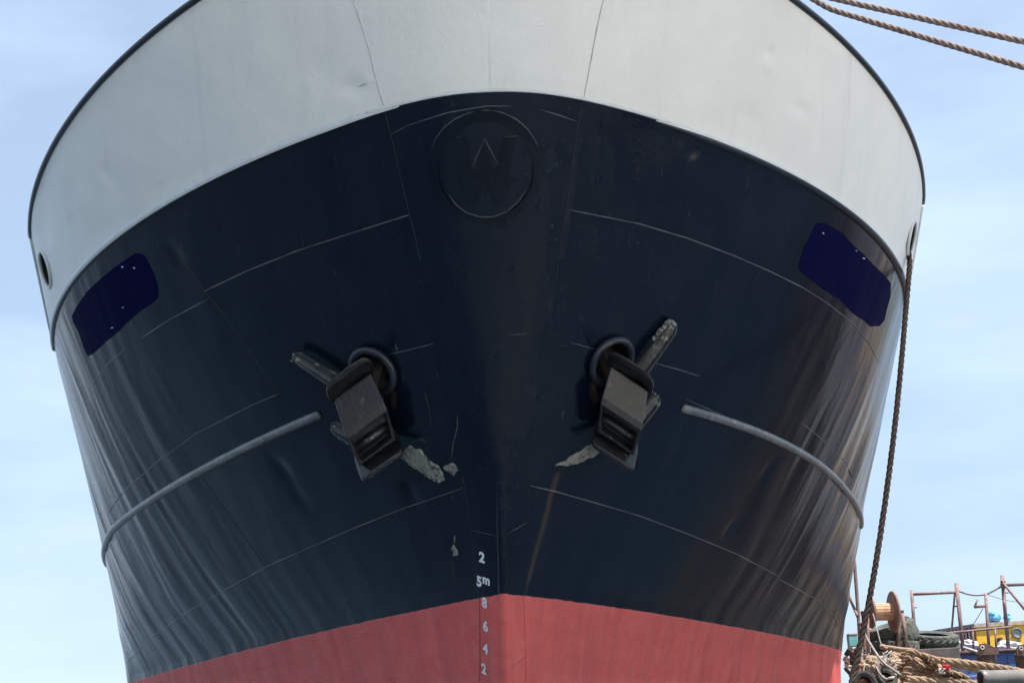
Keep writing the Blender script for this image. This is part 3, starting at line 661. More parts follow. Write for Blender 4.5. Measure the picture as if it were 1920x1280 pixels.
def anchor(label, T, B, F1, F2, tip1, tip2, hawse, right):
    T, B = off_hull(*T), off_hull(*B); A = (B - T).normalized(); Lc = (B - T).length; C = (T + B) / 2
    h, nn = hawse
    Nn = (-C.normalized()); Nn = (Nn - A * Nn.dot(A)).normalized()         # outboard
    Fd = CX * (.81 if right else -.81) - CY * .58; Fd = (Fd - Nn * Fd.dot(Nn)).normalized()
    # lean the head a little so that its lit upper cheek shows
    root = thing('anchor', label, 'anchor', C, 'bow anchors')
    W = lambda a, f, n_: C + A * a + Fd * f + Nn * n_
    # shank into the pipe
    mb = MB(); s0 = W(-.03, -.02, -.03); s1 = h - nn * .35 + Vector((0, .1, .3)); ax = (s1 - s0).normalized(); sx = ax.cross(A).normalized(); sy = ax.cross(sx)
    secs = []
    for k, (w1, w2) in enumerate(((.11, .12), (.10, .115), (.09, .10), (.08, .09))):
        p = s0 + (s1 - s0) * (k / 3); secs.append([p + sx * (w1 * a) + sy * (w2 * b) for a, b in ((-1, -.6), (-.6, -1), (.6, -1), (1, -.6), (1, .6), (.6, 1), (-.6, 1), (-1, .6))])
    o = loft(mb, secs).build('shank', M['iron_pale'], None, False); fix_normals(o); put(o, root)
    # crown: a cast head, cheek sloping up and out, pocket in the lower face
    hl = Lc / 2; prof = [(-hl * .80, -.16), (-hl * .80, .02), (-hl * .16, .16), (-hl * .02, .18), (hl * .74, .13), (hl * .80, .06), (hl * .80, -.16)]
    bm = bmesh.new(); wf = lambda a: .185 + .03 * max(0, 1 - abs(a) / hl)
    L1 = [bm.verts.new(W(a, -wf(a), n_)) for a, n_ in prof]; L2 = [bm.verts.new(W(a, wf(a), n_)) for a, n_ in prof]; k = len(prof)
    fs = [bm.faces.new((L1[i], L1[(i + 1) % k], L2[(i + 1) % k], L2[i])) for i in range(k)]; bm.faces.new(L1[::-1]); bm.faces.new(L2)
    bmesh.ops.recalc_face_normals(bm, faces=bm.faces)
    pocket = fs[3]; bmesh.ops.inset_individual(bm, faces=[pocket], thickness=.045); 
    r_ = bmesh.ops.extrude_discrete_faces(bm, faces=[pocket])['faces'][0]
    bmesh.ops.translate(bm, verts=r_.verts, vec=-Nn * .12)
    me = bpy.data.meshes.new('crown'); bm.to_mesh(me); bm.free(); me.materials.append(M['iron']); o = bpy.data.objects.new('crown', me); COL.objects.link(o); put(o, root); bevel_obj(o, .014)
    mb = MB(); c_ = W(hl * .42, 0, .06); mb.tube([c_ - Fd * .17, c_ + Fd * .17], .026, 10); put(mb.build('pin', M['iron_pale']), root)
    # tripping palms at both ends of the head
    def palm(a, e, wf_, wn, nshift, tilt, mat_):
        pts = []
        for i in range(28):
            t = 2 * math.pi * i / 28; cx = abs(math.cos(t)) ** .45 * math.copysign(1, math.cos(t)); sx_ = abs(math.sin(t)) ** .45 * math.copysign(1, math.sin(t))
            f_ = wf_ * cx; n_ = wn * sx_ + nshift; pts.append((f_, n_, tilt * n_ + .02 * math.cos(2 * t)))
        s1_ = [W(a + z_, f_, n_) for f_, n_, z_ in pts]; s2_ = [W(a + e + z_, f_, n_) for f_, n_, z_ in pts]
        m_ = MB(); loft(m_, [s1_, s2_]); o = m_.build('palm', mat_, None, False); fix_normals(o); put(o, root); bevel_obj(o, .012)
    palm(-hl * .80, -.045, .235, .15, .06, -.85, M['iron']); palm(hl * .80, .045, .225, .15, .02, .55, M['iron'])
    # flukes: ridged blades with a rounded bill
    def fluke(base, tip, w, th):
        b_, t_ = off_hull(*base), off_hull(*tip); d = (t_ - b_); L = d.length; d.normalize(); nrm = Nn - d * Nn.dot(d); nrm.normalize(); sd_ = d.cross(nrm)
        secs = []
        for k in range(9):
            u = k / 8; ww = w * (1.0 - .25 * u) * (1 if u < .86 else math.sqrt(max(.08, 1 - ((u - .86) / .14) ** 2 * .9))); tt = th * (1 - .5 * u)
            p = b_ + d * (L * u) + nrm * (.03 * math.sin(u * 2.2))
            secs.append([p + sd_ * (ww * a) + nrm * (tt * n_) for a, n_ in ((-1, -.4), (-1, .35), (-.72, .75), (-.45, .3), (0, .15), (.45, .3), (.72, .75), (1, .35), (1, -.4), (0, -.7))])
        m_ = MB(); loft(m_, secs); o = m_.build('fluke', M['iron_pale'], None, False); fix_normals(o); put(o, root); bevel_obj(o, .006)
        return b_, t_, d, sd_, nrm
    r1 = fluke(F1, tip1, .074, .07); r2 = fluke(F2, tip2, .085, .075)
    # mud packed on the flukes
    for (b_, t_, d, sd_, nrm), big in ((r1, right), (r2, not right)):
        m_ = MB()
        for i in range((46 if right else 12) if big else 5):
            rnd = random.Random(i + 50 * big); u = rnd.uniform(.0, .22 if big else .06)
            lump(m_, t_ - d * u + sd_ * (rnd.uniform(-.075, .01)) + nrm * rnd.uniform(-.01, .035), (rnd.uniform(.012, .032) if right else rnd.uniform(.012, .026)) if big else rnd.uniform(.01, .02), i, k=1)
        put(m_.build('mud', M['mud']), root)
    return root
anchor('dark stockless anchor in the left hawse pipe, flukes pointing left', (654, 706, .30), (712, 858, .30), (652, 728, .12), (700, 838, .17), (552, 663, .10), (624, 795, .12), HAWSE[0], False)
anchor('dark stockless anchor in the right hawse pipe, tall fluke caked with mud', (1184, 692, .30), (1152, 838, .30), (1190, 708, .12), (1170, 815, .17), (1266, 606, .10), (1233, 742, .12), HAWSE[1], True)

# ------------------------------------------------------------------ mooring lines
def line(name, pts, R, m, label, cat='rope', k=10):
    mb = MB(); rope_mesh(mb, catmull(pts, k), R); r = thing(name, label, cat, pts[-1]); 
    o = mb.build('strands', M[m]); put(o, r); return r
def to_px(p):
    d = p.dot(_f); return 960 + FPX * p.dot(CX) / d, 640 - FPX * p.dot(CY) / d
BOLL = []
for lab, ypx, thr in (('upper of two weathered hawsers leading off to the right', -30, (1925, 70, 10.35)), ('lower of two weathered hawsers, leaving the rail corner towards the right', -6, (1925, 117, 10.45))):
    rs = [Vector(rail_pt(1, x)) for x in np.linspace(.5, 5, 400)]; P_ = min(rs, key=lambda p: abs(to_px(p)[1] - ypx))
    Q_ = at(*thr); d_ = Q_ - P_; E_ = P_ + d_ * ((-0.95 - P_.z) / d_.z); BOLL.append(E_)
    pts = [P_ + Vector((-.5, .5, -.1)), P_ + Vector((-.02, .02, .045))] + [P_ + (E_ - P_) * u - Vector((0, 0, .10 * 4 * u * (1 - u))) for u in (.03, .07, .12, .2, .35, .5, .7, .9, .985)]
    line('mooring_rope', pts, 0.0245, 'rope', lab)
ch = CHOCK[1][0]; e_ = CHOCK[1][3]
hp = [ch - e_ * .3, ch - e_ * .04 - CHOCK[1][2] * .13, ch + e_ * .02 - CHOCK[1][2] * .2]
d0 = hp[-1].y
px_ = [(1704, 520), (1697, 600), (1690, 680), (1680, 780), (1668, 880), (1654, 980), (1639, 1075), (1622, 1165), (1605, 1245), (1592, 1300), (1560, 1420)]
hp2 = [at(a, b, d0 - .05 - .13 * i) for i, (a, b) in enumerate(px_)]
line('hanging_rope', hp + hp2 + [Vector((hp2[-1].x * .8, hp2[-1].y, -2.6))], 0.029, 'rope_dark', 'dark tarred rope hanging from the right mooring opening')
# ------------------------------------------------------------------ the quay bollard that takes the hawsers
def lathe(mb, prof, c, ax=(0, 0, 1), n=24, m=0):
    ax = Vector(ax).normalized(); e1 = ax.orthogonal().normalized(); e2 = ax.cross(e1); c = Vector(c); v = []; f = []
    for r, h in prof:
        for k in range(n): a = 2 * math.pi * k / n; v.append(c + ax * h + e1 * (r * math.cos(a)) + e2 * (r * math.sin(a)))
    for i in range(len(prof) - 1):
        for k in range(n): f.append((i * n + k, i * n + (k + 1) % n, (i + 1) * n + (k + 1) % n, (i + 1) * n + k))
    f += [tuple(reversed(range(n))), tuple((len(prof) - 1) * n + k for k in range(n))]
    return mb.add(v, f, m)
M['bollard'] = mat('bollard_brown', (0.06, 0.032, 0.024), (0.11, 0.06, 0.045), 10, 0.8, 0.006, 40, c3=(0.20, 0.12, 0.09), s3=14, t3=.6)
for E_, lab in zip(BOLL, ('quay bollard holding the upper hawser, farther right', 'quay bollard holding the lower hawser')):
    bo = thing('mooring_bollard', lab, 'bollard', (E_.x, E_.y, -1.65), 'bollards along the quay')
    mb = MB(); lathe(mb, [(.34, .03), (.34, .06), (.22, .1), (.2, .55), (.22, .72), (.33, .8), (.34, .92), (.26, .98), (.05, 1.0)], bo.location); put(mb.build('post', M['bollard']), bo)
    mb = MB(); lathe(mb, [(.48, 0), (.48, .035), (.36, .04)], bo.location + Vector((0, 0, .002))); put(mb.build('base_plate', M['bollard']), bo)
    mb = MB(); rope_mesh(mb, [E_ + Vector((.26 * math.cos(t), .26 * math.sin(t), .015 * math.sin(t))) for t in np.linspace(0, 6.28, 40)], .0245); put(mb.build('rope_eye', M['rope']), bo)


# ------------------------------------------------------------------ the working boats moored behind, right
M['tyre'] = mat('old_tyre_rubber', (0.055, 0.06, 0.052), (0.10, 0.105, 0.092), 7, 0.9, 0.01, 30, spec=0.2, c3=(0.17, 0.16, 0.14), s3=9, t3=.62)
M['tyre_black'] = mat('black_tyre_rubber', (0.016, 0.017, 0.018), (0.035, 0.036, 0.036), 7, 0.85, 0.008, 30, spec=0.3)
M['pipe'] = mat('rusty_pinkish_pipe', (0.24, 0.15, 0.13), (0.13, 0.085, 0.075), 8, 0.75, 0.004, 40, c3=(0.30, 0.22, 0.20), s3=11, t3=.58)
M['yellow'] = mat('yellow_cabin_paint', (0.78, 0.44, 0.015), (0.70, 0.36, 0.012), 3, 0.55, 0.006, 14, c3=(0.36, 0.19, 0.07), s3=3.2, t3=.63, r3=.05)
M['cream'] = mat('cream_flaking_boards', (0.55, 0.43, 0.36), (0.42, 0.31, 0.25), 7, 0.8, 0.005, 30, c3=(0.14, 0.10, 0.08), s3=7, t3=.6)
M['tar'] = mat('tarred_roof', (0.035, 0.033, 0.035), (0.075, 0.07, 0.07), 6, 0.85, 0.01, 22, c3=(0.22, 0.2, 0.18), s3=8, t3=.64)
M['roof_edge'] = mat('buff_roof_edge', (0.46, 0.37, 0.26), (0.30, 0.22, 0.15), 9, 0.8, 0.01, 30, c3=(0.08, 0.06, 0.05), s3=9, t3=.6)
M['blue'] = mat('blue_bulwark_paint', (0.035, 0.075, 0.22), (0.055, 0.10, 0.26), 4, 0.55, 0.004, 20, c3=(0.22, 0.20, 0.19), s3=7, t3=.66)
M['blue_plastic'] = mat('blue_plastic', (0.05, 0.24, 0.55), (0.10, 0.36, 0.68), 14, 0.45, 0.02, 18, c3=(0.28, 0.5, 0.7), s3=10, t3=.6)
M['sack'] = mat('white_woven_sack', (0.58, 0.57, 0.55), (0.46, 0.45, 0.43), 9, 0.85, 0.02, 12)
M['manila'] = mat('thick_manila_rope', (0.20, 0.135, 0.09), (0.31, 0.22, 0.15), 9, 0.95, 0.012, 60, spec=0.1, c3=(0.12, 0.075, 0.05), s3=12, t3=.6)
M['net'] = mat('heaped_fishing_net', (0.27, 0.18, 0.125), (0.40, 0.29, 0.20), 6, 0.95, 0.03, 40, spec=0.1, c3=(0.17, 0.23, 0.16), s3=5, t3=.56)
M['wood'] = mat('reel_boards', (0.36, 0.19, 0.11), (0.50, 0.30, 0.18), 8, 0.8, 0.004, 40, c3=(0.2, 0.1, 0.06), s3=14, t3=.6)
M['wood_dark'] = mat('reel_flange_wood', (0.16, 0.095, 0.07), (0.24, 0.15, 0.115), 8, 0.85, 0.005, 30)
M['steel_grey'] = mat('grey_steel_pipe', (0.11, 0.105, 0.095), (0.17, 0.16, 0.145), 4, 0.5, 0.004, 20, c3=(0.14, 0.10, 0.07), s3=8, t3=.6)
M['barge'] = mat('barge_plating', (0.05, 0.045, 0.042), (0.10, 0.08, 0.07), 3, 0.8, 0.006, 12)
M['teal'] = mat('teal_paint', (0.10, 0.30, 0.30), (0.20, 0.42, 0.40), 6, 0.6)
M['red_cloth'] = mat('red_cloth', (0.50, 0.03, 0.04), (0.36, 0.02, 0.03), 20, 0.9, 0.02, 30)
M['hose'] = mat('grey_hose', (0.13, 0.125, 0.12), (0.22, 0.21, 0.2), 9, 0.5)
M['glass'] = mat('dusty_port_glass', (0.20, 0.20, 0.18), (0.30, 0.29, 0.26), 9, 0.25)
M['debris'] = mat('pale_debris', (0.46, 0.42, 0.38), (0.28, 0.25, 0.22), 20, 0.85)
XW, YW, ZW = Vector((1, 0, 0)), Vector((0, 1, 0)), Vector((0, 0, 1))
def bar(mb, a, b, r, n=8, m=0):
    return mb.tube([Vector(a), (Vector(a) + Vector(b)) / 2, Vector(b)], r, n, m)
def pbar(parent, name, a, b, Da, Db, r, m='pipe'):
    mb = MB(); bar(mb, at(*a, Da), at(*b, Db), r); return put(mb.build(name, M[m]), parent)

# barge in front: its deck carries the rope heap, the nets, a tyre and a pipe
DB = 26.0
xl, xr = at(1570, 1280, 25).x, 26.0; DZ = at(1905, 1288, 24.2).z
barge = thing('deck_barge', 'low rusty barge whose deck carries the heap of thick rope', 'barge', ((xl + xr) / 2, 26.5, -2.45))
mb = MB(); mb.box(((xl + xr) / 2, 26.6, (DZ - 2.9) / 2), (XW, YW, ZW), ((xr - xl) / 2, 2.4, (DZ + 2.9) / 2), 0, .05); put(mb.build('hull', M['barge'], None, False), barge)
mb = MB(); mb.box(((xl + xr) / 2, 26.6, DZ + .022), (XW, YW, ZW), ((xr - xl) / 2 - .05, 2.35, .02)); put(mb.build('deck', M['deck'], None, False), barge)
HT = at(1700, 1219, 29.2).z
mb = MB(); x0_, x1_ = at(1632, 1220, 29).x, at(1800, 1220, 29).x
mb.box(((x0_ + x1_) / 2, 30.0, (HT + DZ) / 2), (XW, YW, ZW), ((x1_ - x0_) / 2, 1.0, (HT - DZ) / 2), 0, .02); put(mb.build('hatch_coaming', M['barge'], None, False), barge)

# blue boat behind: bulwark, rail, pipe frames, deckhouse
bx0, bx1 = at(1755, 1225, 32).x, 30.0; bt = at(1850, 1224, 32).z; bb = at(1850, 1262, 32).z
boat = thing('work_boat', 'blue work boat with yellow deckhouse and rusty pipe frames', 'boat', ((bx0 + bx1) / 2, 35, -2.45))
mb = MB(); mb.box(((bx0 + bx1) / 2, 36.0, (bb - 2.6) / 2), (XW, YW, ZW), ((bx1 - bx0) / 2, 4.0, (bb + 2.6) / 2), 0, .05); put(mb.build('hull', M['blue'], None, False), boat)
edges_ = [1757, 1800, 1844, 1890, 1936, 1990, 2060]
for a, b in zip(edges_[:-1], edges_[1:]):
    xa, xb = at(a, 1240, 32).x, at(b, 1240, 32).x
    mb = MB(); mb.box(((xa + xb) / 2, 32.05, (bt + bb) / 2), (XW, YW, ZW), ((xb - xa) / 2 - .006, .03, (bt - bb) / 2 + .02), 0, .008); put(mb.build('bulwark_panel', M['blue'], None, False), boat)
mb = MB(); bar(mb, (bx0, 31.99, bt + .03), (bx1, 31.99, bt + .07), .035); put(mb.build('bulwark_cap', M['pipe']), boat)
G = 33.0
for a, b, r in (((1709, 1106), (1718, 1222), .036), ((1793, 1093), (1809, 1245), .043), ((1848, 1112), (1856, 1240), .034), ((1879, 1078), (1894, 1252), .043)):
    pbar(boat, 'frame_post', a, b, G, G, r)
pbar(boat, 'frame_bar', (1711, 1113.5), (1794, 1109.5), G, G, .032); pbar(boat, 'frame_bar', (1881, 1096.5), (1990, 1092), G, G, .034)
pbar(boat, 'frame_brace', (1790, 1113), (1785, 1175), G, G + .3, .022); pbar(boat, 'frame_brace', (1789, 1136), (1796, 1136), G + .1, G, .016)
pbar(boat, 'frame_brace', (1880, 1091), (1940, 1165), G - .1, G - .3, .028)
pbar(boat, 'post_bracket', (1827, 1137), (1849, 1135), G, G, .034); pbar(boat, 'post_bracket', (1833, 1123), (1827, 1138), G, G, .022)
for a, b in (((1710, 1138), (1719, 1138)), ((1881, 1110.5), (1891, 1110.5))): pbar(boat, 'post_peg', a, b, G, G, .016)
for a in (1089, 1094, 1099): pbar(boat, 'lashing', (1876, a), (1885, a + 1), G - .07, G - .07, .03, 'rope')
mb = MB(); mb.tube(catmull([at(1718, 1187, 31.9), at(1760, 1187, 31.9), at(1800, 1184, 31.9), at(1850, 1179, 31.9), at(1897, 1174.5, 31.9)]), .022, 8); put(mb.build('hand_rail', M['pipe']), boat)
for a, b, c in ((1742, 1187, 1222), (1782, 1186, 1226), (1824, 1182, 1226), (1866, 1178, 1226)): pbar(boat, 'rail_stanchion', (a, b), (a + 2, c), 31.9, 31.95, .022)
mb = MB(); mb.tube(catmull([at(1797, 1107, G), at(1815, 1113, G), at(1832, 1115, G), at(1850, 1112.5, G), at(1866, 1105, G), at(1878, 1098, G)]), .022, 6); put(mb.build('sagging_cable', M['hose']), boat)
mb = MB(); mb.tube(catmull([at(1852, 1114, G), at(1885, 1124, G + 1), at(1940, 1133, G + 2)]), .008, 5); put(mb.build('stay_wire', M['hose']), boat)
mb = MB(); mb.tube([at(1843, 1140, G), at(1828, 1165, G + 1), at(1818, 1182, G + 2)], .008, 5); put(mb.build('stay_wire', M['rope']), boat)
# deckhouse
DH = 37.0
hx0, hx1, hxe = at(1783, 1190, DH).x, at(1829, 1190, DH).x, 29.0
ht = at(1830, 1171, DH).z; hbm = bb
nb = 7
for k in range(nb):
    xa = hx0 + (hx1 - hx0) * k / nb; xb = hx0 + (hx1 - hx0) * (k + 1) / nb; g_ = random.uniform(.008, .03)
    mb = MB(); mb.box(((xa + xb) / 2, DH + .1 + random.uniform(-.015, .015), (ht + hbm) / 2 - .04), (XW, YW, ZW), ((xb - xa) / 2 - g_, .03, (ht - hbm) / 2), 0, .006); put(mb.build('wall_board', M['cream'], None, False), boat)
mb = MB(); mb.box(((hx0 + hx1) / 2, DH + .6, (ht + hbm) / 2 - .06), (XW, YW, ZW), ((hx1 - hx0) / 2 - .02, .4, (ht - hbm) / 2 - .02)); put(mb.build('wall_lining', M['tar'], None, False), boat)
mb = MB(); mb.box(((hx1 + hxe) / 2, DH + 1.2, (ht + hbm) / 2), (XW, YW, ZW), ((hxe - hx1) / 2, 1.25, (ht - hbm) / 2), 0, .02); dh = put(mb.build('deckhouse_wall', M['yellow'], None, False), boat)
mb = MB(); a = at(1761, 1179, DH - .35); b = at(1826, 1168.5, DH - .35); w = Vector((0, 1.9, .12))
th_ = Vector((0, 0, -.07)); mb.add([a, b, b + w, a + w, a + th_, b + th_, b + w + th_, a + w + th_], [(0, 1, 2, 3), (7, 6, 5, 4), (4, 5, 1, 0), (5, 6, 2, 1), (6, 7, 3, 2), (7, 4, 0, 3)]); put(mb.build('awning_roof', M['tar'], None, False), boat)
mb = MB(); a = at(1822, 1169, DH - .10); b = Vector((hxe, DH - .10, a.z + .22)); w = Vector((0, 2.9, .08)); th_ = Vector((0, 0, -.085))
mb.add([a, b, b + w, a + w, a + th_, b + th_, b + w + th_, a + w + th_], [(0, 1, 2, 3), (7, 6, 5, 4), (4, 5, 1, 0), (5, 6, 2, 1), (6, 7, 3, 2), (7, 4, 0, 3)]); rf = put(mb.build('deckhouse_roof', M['roof_edge'], None, False), boat)
c = at(1907, 1186, DH - .08); mb = MB(); rg = [c + XW * (.105 * math.cos(t)) + ZW * (.105 * math.sin(t)) for t in np.linspace(0, 2 * math.pi, 24, endpoint=False)]; mb.tube(rg, .022, 8, closed=True); pt = put(mb.build('porthole', M['steel_grey']), boat)
mb = MB(); mb.add([p + YW * .01 for p in rg], [tuple(range(24))]); o = mb.build('porthole_glass', M['glass'], None, False); put(o, boat)
# rope fence of loose debris along the rail
for (px1, py1, w, h_) in ((1890, 1206, 5, 7), (1874, 1203, 4, 8)):
    mb = MB(); c = at(px1, py1, 34.5); mb.box(c, (XW, YW, ZW), (w * 34 / 2900, .15, h_ * 34 / 2900), 0, .03); put(mb.build('deck_fitting', M['rust']), boat)

# blue bundles on the roof
def bundle(label, x0, x1, y0, y1, D, m, n=9, name='blue_bundle', cat='bundle', group=None, seed=0, r_=(.3, .5)):
    c = at((x0 + x1) / 2, y1, D); rt = thing(name, label, cat, c, group); mb = MB(); rnd = random.Random(seed); k = D / 2900
    for i in range(n):
        r = min(x1 - x0, y1 - y0) * k * rnd.uniform(*r_); px = rnd.uniform(x0, x1); py = rnd.uniform(y0, y1); q = at(px, py, D + rnd.uniform(-.15, .15))
        q.x = min(max(q.x, at(x0, y1, D).x + r * .8), at(x1, y1, D).x - r * .8); q.z = min(max(q.z, at(x0, y1, D).z + r * .6), at(x0, y0, D).z - r * .7)
        lump(mb, q, r, seed * 31 + i, k=1)
    put(mb.build('body', M[m]), rt); return rt
bundle('larger crumpled blue plastic bundle on the yellow deckhouse roof', 1854, 1878, 1148, 1164, DH + .5, 'blue_plastic', 11, seed=3)
bundle('smaller blue plastic bundle on the roof beside the mast', 1883, 1894, 1149, 1164, DH + .5, 'blue_plastic', 6, seed=5)
# sacks
def sack(label, x0, x1, y0, y1, D, seed):
    c = at((x0 + x1) / 2, y1, D); rt = thing('white_sack', label, 'sack', c, 'white sacks on the blue boat'); k = D / 2900; mb = MB()
    lump(mb, at((x0 + x1) / 2, (y0 + y1) / 2 + 2, D), 1.0, seed, sq=((x1 - x0) * k * .5, .3, (y1 - y0) * k * .52), k=3); put(mb.build('body', M['sack']), rt)
    mb = MB(); a = at(x1 - 2, (y0 + y1) / 2, D - .1); lump(mb, a, .07, seed + 9, sq=(1.4, .8, .8), k=1); put(mb.build('tied_end', M['sack']), rt)
sack('plump white sack by the cream boards, left of the brown bollard', 1790, 1840, 1199, 1224, 33.4, 2)
sack('flatter white sack behind the rail, near the porthole', 1862, 1914, 1202, 1222, 33.6, 6)
# bollards of the barge
def bitt(label, x0, x1, y0, y1, D):
    c = at((x0 + x1) / 2, 1300, D); c.z = DZ + .04; k = D / 2900; r = (x1 - x0) * k / 2; top = at(x0, y0, D).z
    rt = thing('steel_bitt', label, 'bollard', c, 'brown bitts on the barge'); mb = MB(); H = top - DZ - .04
    lathe(mb, [(r, 0), (r, H * .80), (r * 1.0, H * .86)], c, n=20); put(mb.build('post', M['bollard']), rt)
    mb = MB(); pr = [(-1.05, .80), (-1.05, .93), (-.8, 1.0), (-.3, 1.01), (.35, .96), (1.05, .90), (1.05, .80)]
    f1 = [c + XW * (r * a) + ZW * (H * b) - YW * (r + .02) for a, b in pr]; f2 = [p + YW * .06 for p in f1]; loft(mb, [f1, f2]); o = mb.build('lug', M['bollard'], None, False); fix_normals(o); put(o, rt)
    mb = MB(); e = c + XW * (-r * .62) + ZW * (H * .93) - YW * (r + .03); mb.tube([e + XW * (.03 * math.cos(t)) + ZW * (.03 * math.sin(t)) for t in np.linspace(0, 6.283, 14, endpoint=False)], .012, 6, closed=True); put(mb.build('eye', M['debris']), rt)
bitt('brown steel bitt with a rounded lug, before the blue bulwark', 1841, 1876, 1208, 1255, 28.4); bitt('brown steel bitt cut by the right picture edge', 1913, 1950, 1210, 1255, 28.4)
# tyres
def tyre(label, c, ax, R, w, m='tyre', r_in=.55, group='old tyres on the barge', n=40, name='old_tyre'):
    ax = Vector(ax).normalized(); e1 = ax.orthogonal().normalized(); e2 = ax.cross(e1); c = Vector(c); rt = thing(name, label, 'tyre', c - ZW * (w / 2), group)
    pr = [(r_in, -.32), (.75, -.48), (.92, -.46), (.985, -.36), (1.0, -.14), (1.0, .14), (.985, .36), (.92, .46), (.75, .48), (r_in, .32), (r_in + .06, .24), (.86, .22), (.86, -.22), (r_in + .06, -.24)]
    v = []; f = []; k = len(pr)
    for i in range(n):
        t = 2 * math.pi * i / n
        for j, (r, h) in enumerate(pr):
            rr = r - (.05 if (3 <= j <= 6 and (i + (j > 4) * 1) % 2) else 0); tt = t + (.04 if j > 4 else 0)
            v.append(c + ax * (h * w) + (e1 * math.cos(tt) + e2 * math.sin(tt)) * (rr * R))
    for i in range(n):
        for j in range(k): f.append((i * k + j, i * k + (j + 1) % k, ((i + 1) % n) * k + (j + 1) % k, ((i + 1) % n) * k + j))
    o = obj('casing', v, f, M[m], None, False); fix_normals(o); put(o, rt); return rt
tyre('big treaded tyre leaning under the cable reel', at(1675, 1188, 29.6), (-.28, -.15, 1), .46, .40)
tyre('tyre at the bottom of the stack under the reel', at(1678, 1212, 29.5), (.05, -.1, 1), .45, .24)
tyre('dark tyre standing on edge behind the stack, by the left pipe post', at(1703, 1188, 30.4), (.75, -.55, .25), .34, .26, 'tyre_black')
tyre('grey tyre lying tilted with its open centre showing', at(1748, 1196, 30.0), (.06, -.24, 1), .50, .19, 'tyre', .62)
tyre('grey tyre lowest under the tilted one, behind the rail', at(1750, 1211, 30.1), (0, -.2, 1), .50, .17, 'tyre', .6)
tyre('black tyre at the very bottom beside the red hull', at(1619, 1284, 25.2), (.2, -.9, .25), .235, .17, 'tyre_black')
tyre('black tyre sunk in the net heap under the hoses', at(1662, 1272, 25.6), (.3, -.8, .5), .18, .12, 'tyre_black')
# cable reel on its stand
RD = 28.8; reel = thing('cable_reel', 'empty wooden cable reel with tall flanges on a rusty stand', 'reel', at(1655, 1235, RD))
ca, cb = at(1633, 1147, RD - .015), at(1675, 1146, RD + .015); axr = (cb - ca).normalized(); kk = RD / 2900
e1 = axr.orthogonal().normalized(); e2 = axr.cross(e1)
for c, R_ in ((ca, 30), (cb, 38)):
    mb = MB(); R_ = R_ * kk; lathe(mb, [(R_ * .2, -.02), (R_ * .97, -.022), (R_, -.012), (R_, .012), (R_ * .97, .022), (R_ * .2, .02)], c, axr, 36); put(mb.build('flange', M['wood_dark']), reel)
for k in range(16):
    t = 2 * math.pi * k / 16; r = 14.5 * kk; d = e1 * math.cos(t) + e2 * math.sin(t); mb = MB()
    mb.box((ca + cb) / 2 + d * r, (axr, d.cross(axr), d), ((cb - ca).length / 2 - .02, r * .185, .012), 0, .004); put(mb.build('drum_slat', M['wood'], None, False), reel)
mb = MB(); lathe(mb, [(13.2 * kk, 0.01), (13.2 * kk, (cb - ca).length - .01)], ca, axr, 20); put(mb.build('drum_core', M['wood_dark']), reel)
mb = MB(); bar(mb, ca - axr * .19, cb + axr * .19, .028); put(mb.build('axle', M['rust']), reel)
for a, b, r in (((1626, 1146), (1629, 1240), .034), ((1684, 1143), (1685, 1220), .04), ((1691, 1144), (1701, 1218), .035), ((1684, 1157), (1692, 1147), .025)): pbar(reel, 'stand_leg', a, b, RD - (.2 if a[0] < 1650 else -.25), RD - (.2 if a[0] < 1650 else -.25), r, 'pipe')
# masts and spars between reel and hull
def pole(label, pts, r, m, name='pole', cat='pole'):
    rt = thing(name, label, cat, pts[-1]); mb = MB(); mb.tube(catmull(pts, 5), r, 8); put(mb.build('shaft', M[m]), rt)
    c = pts[0]; mb = MB(); d = (pts[0] - pts[1]).normalized(); mb.tube([c - d * .02, c + d * r * .8], r * 1.25, 8); put(mb.build('end_cap', M[m]), rt); return rt
pole('slim brown mast rising beside the black hull edge', [at(1601, 1040, 30), at(1607, 1120, 30), at(1611, 1180, 30), at(1614, 1262, 30)], .035, 'pipe')
pole('short dark spar slanting to the mast by the hull', [at(1590, 1112, 30.2), at(1600, 1136, 30.1), at(1608, 1155, 29.9)], .03, 'pipe')
pole('pale upright pole left of the reel stand', [at(1613, 1168, 28.3), at(1615, 1215, 28.3), at(1617, 1268, 28)], .03, 'rope')
pole('rusty upright post left of the reel stand', [at(1619, 1152, 29.5), at(1620, 1190, 29.5), at(1622, 1245, 29.5)], .04, 'pipe')
pole('long striped boathook sloping down over the nets', [at(1619, 1184, 26.5), at(1634, 1210, 26), at(1655, 1240, 25.6), at(1689, 1265, 25.2)], .022, 'hose')
pole('bare timber lying along the top of the nets', [at(1655, 1212, 27), at(1690, 1217, 26.6), at(1712, 1219, 26.4)], .04, 'net')
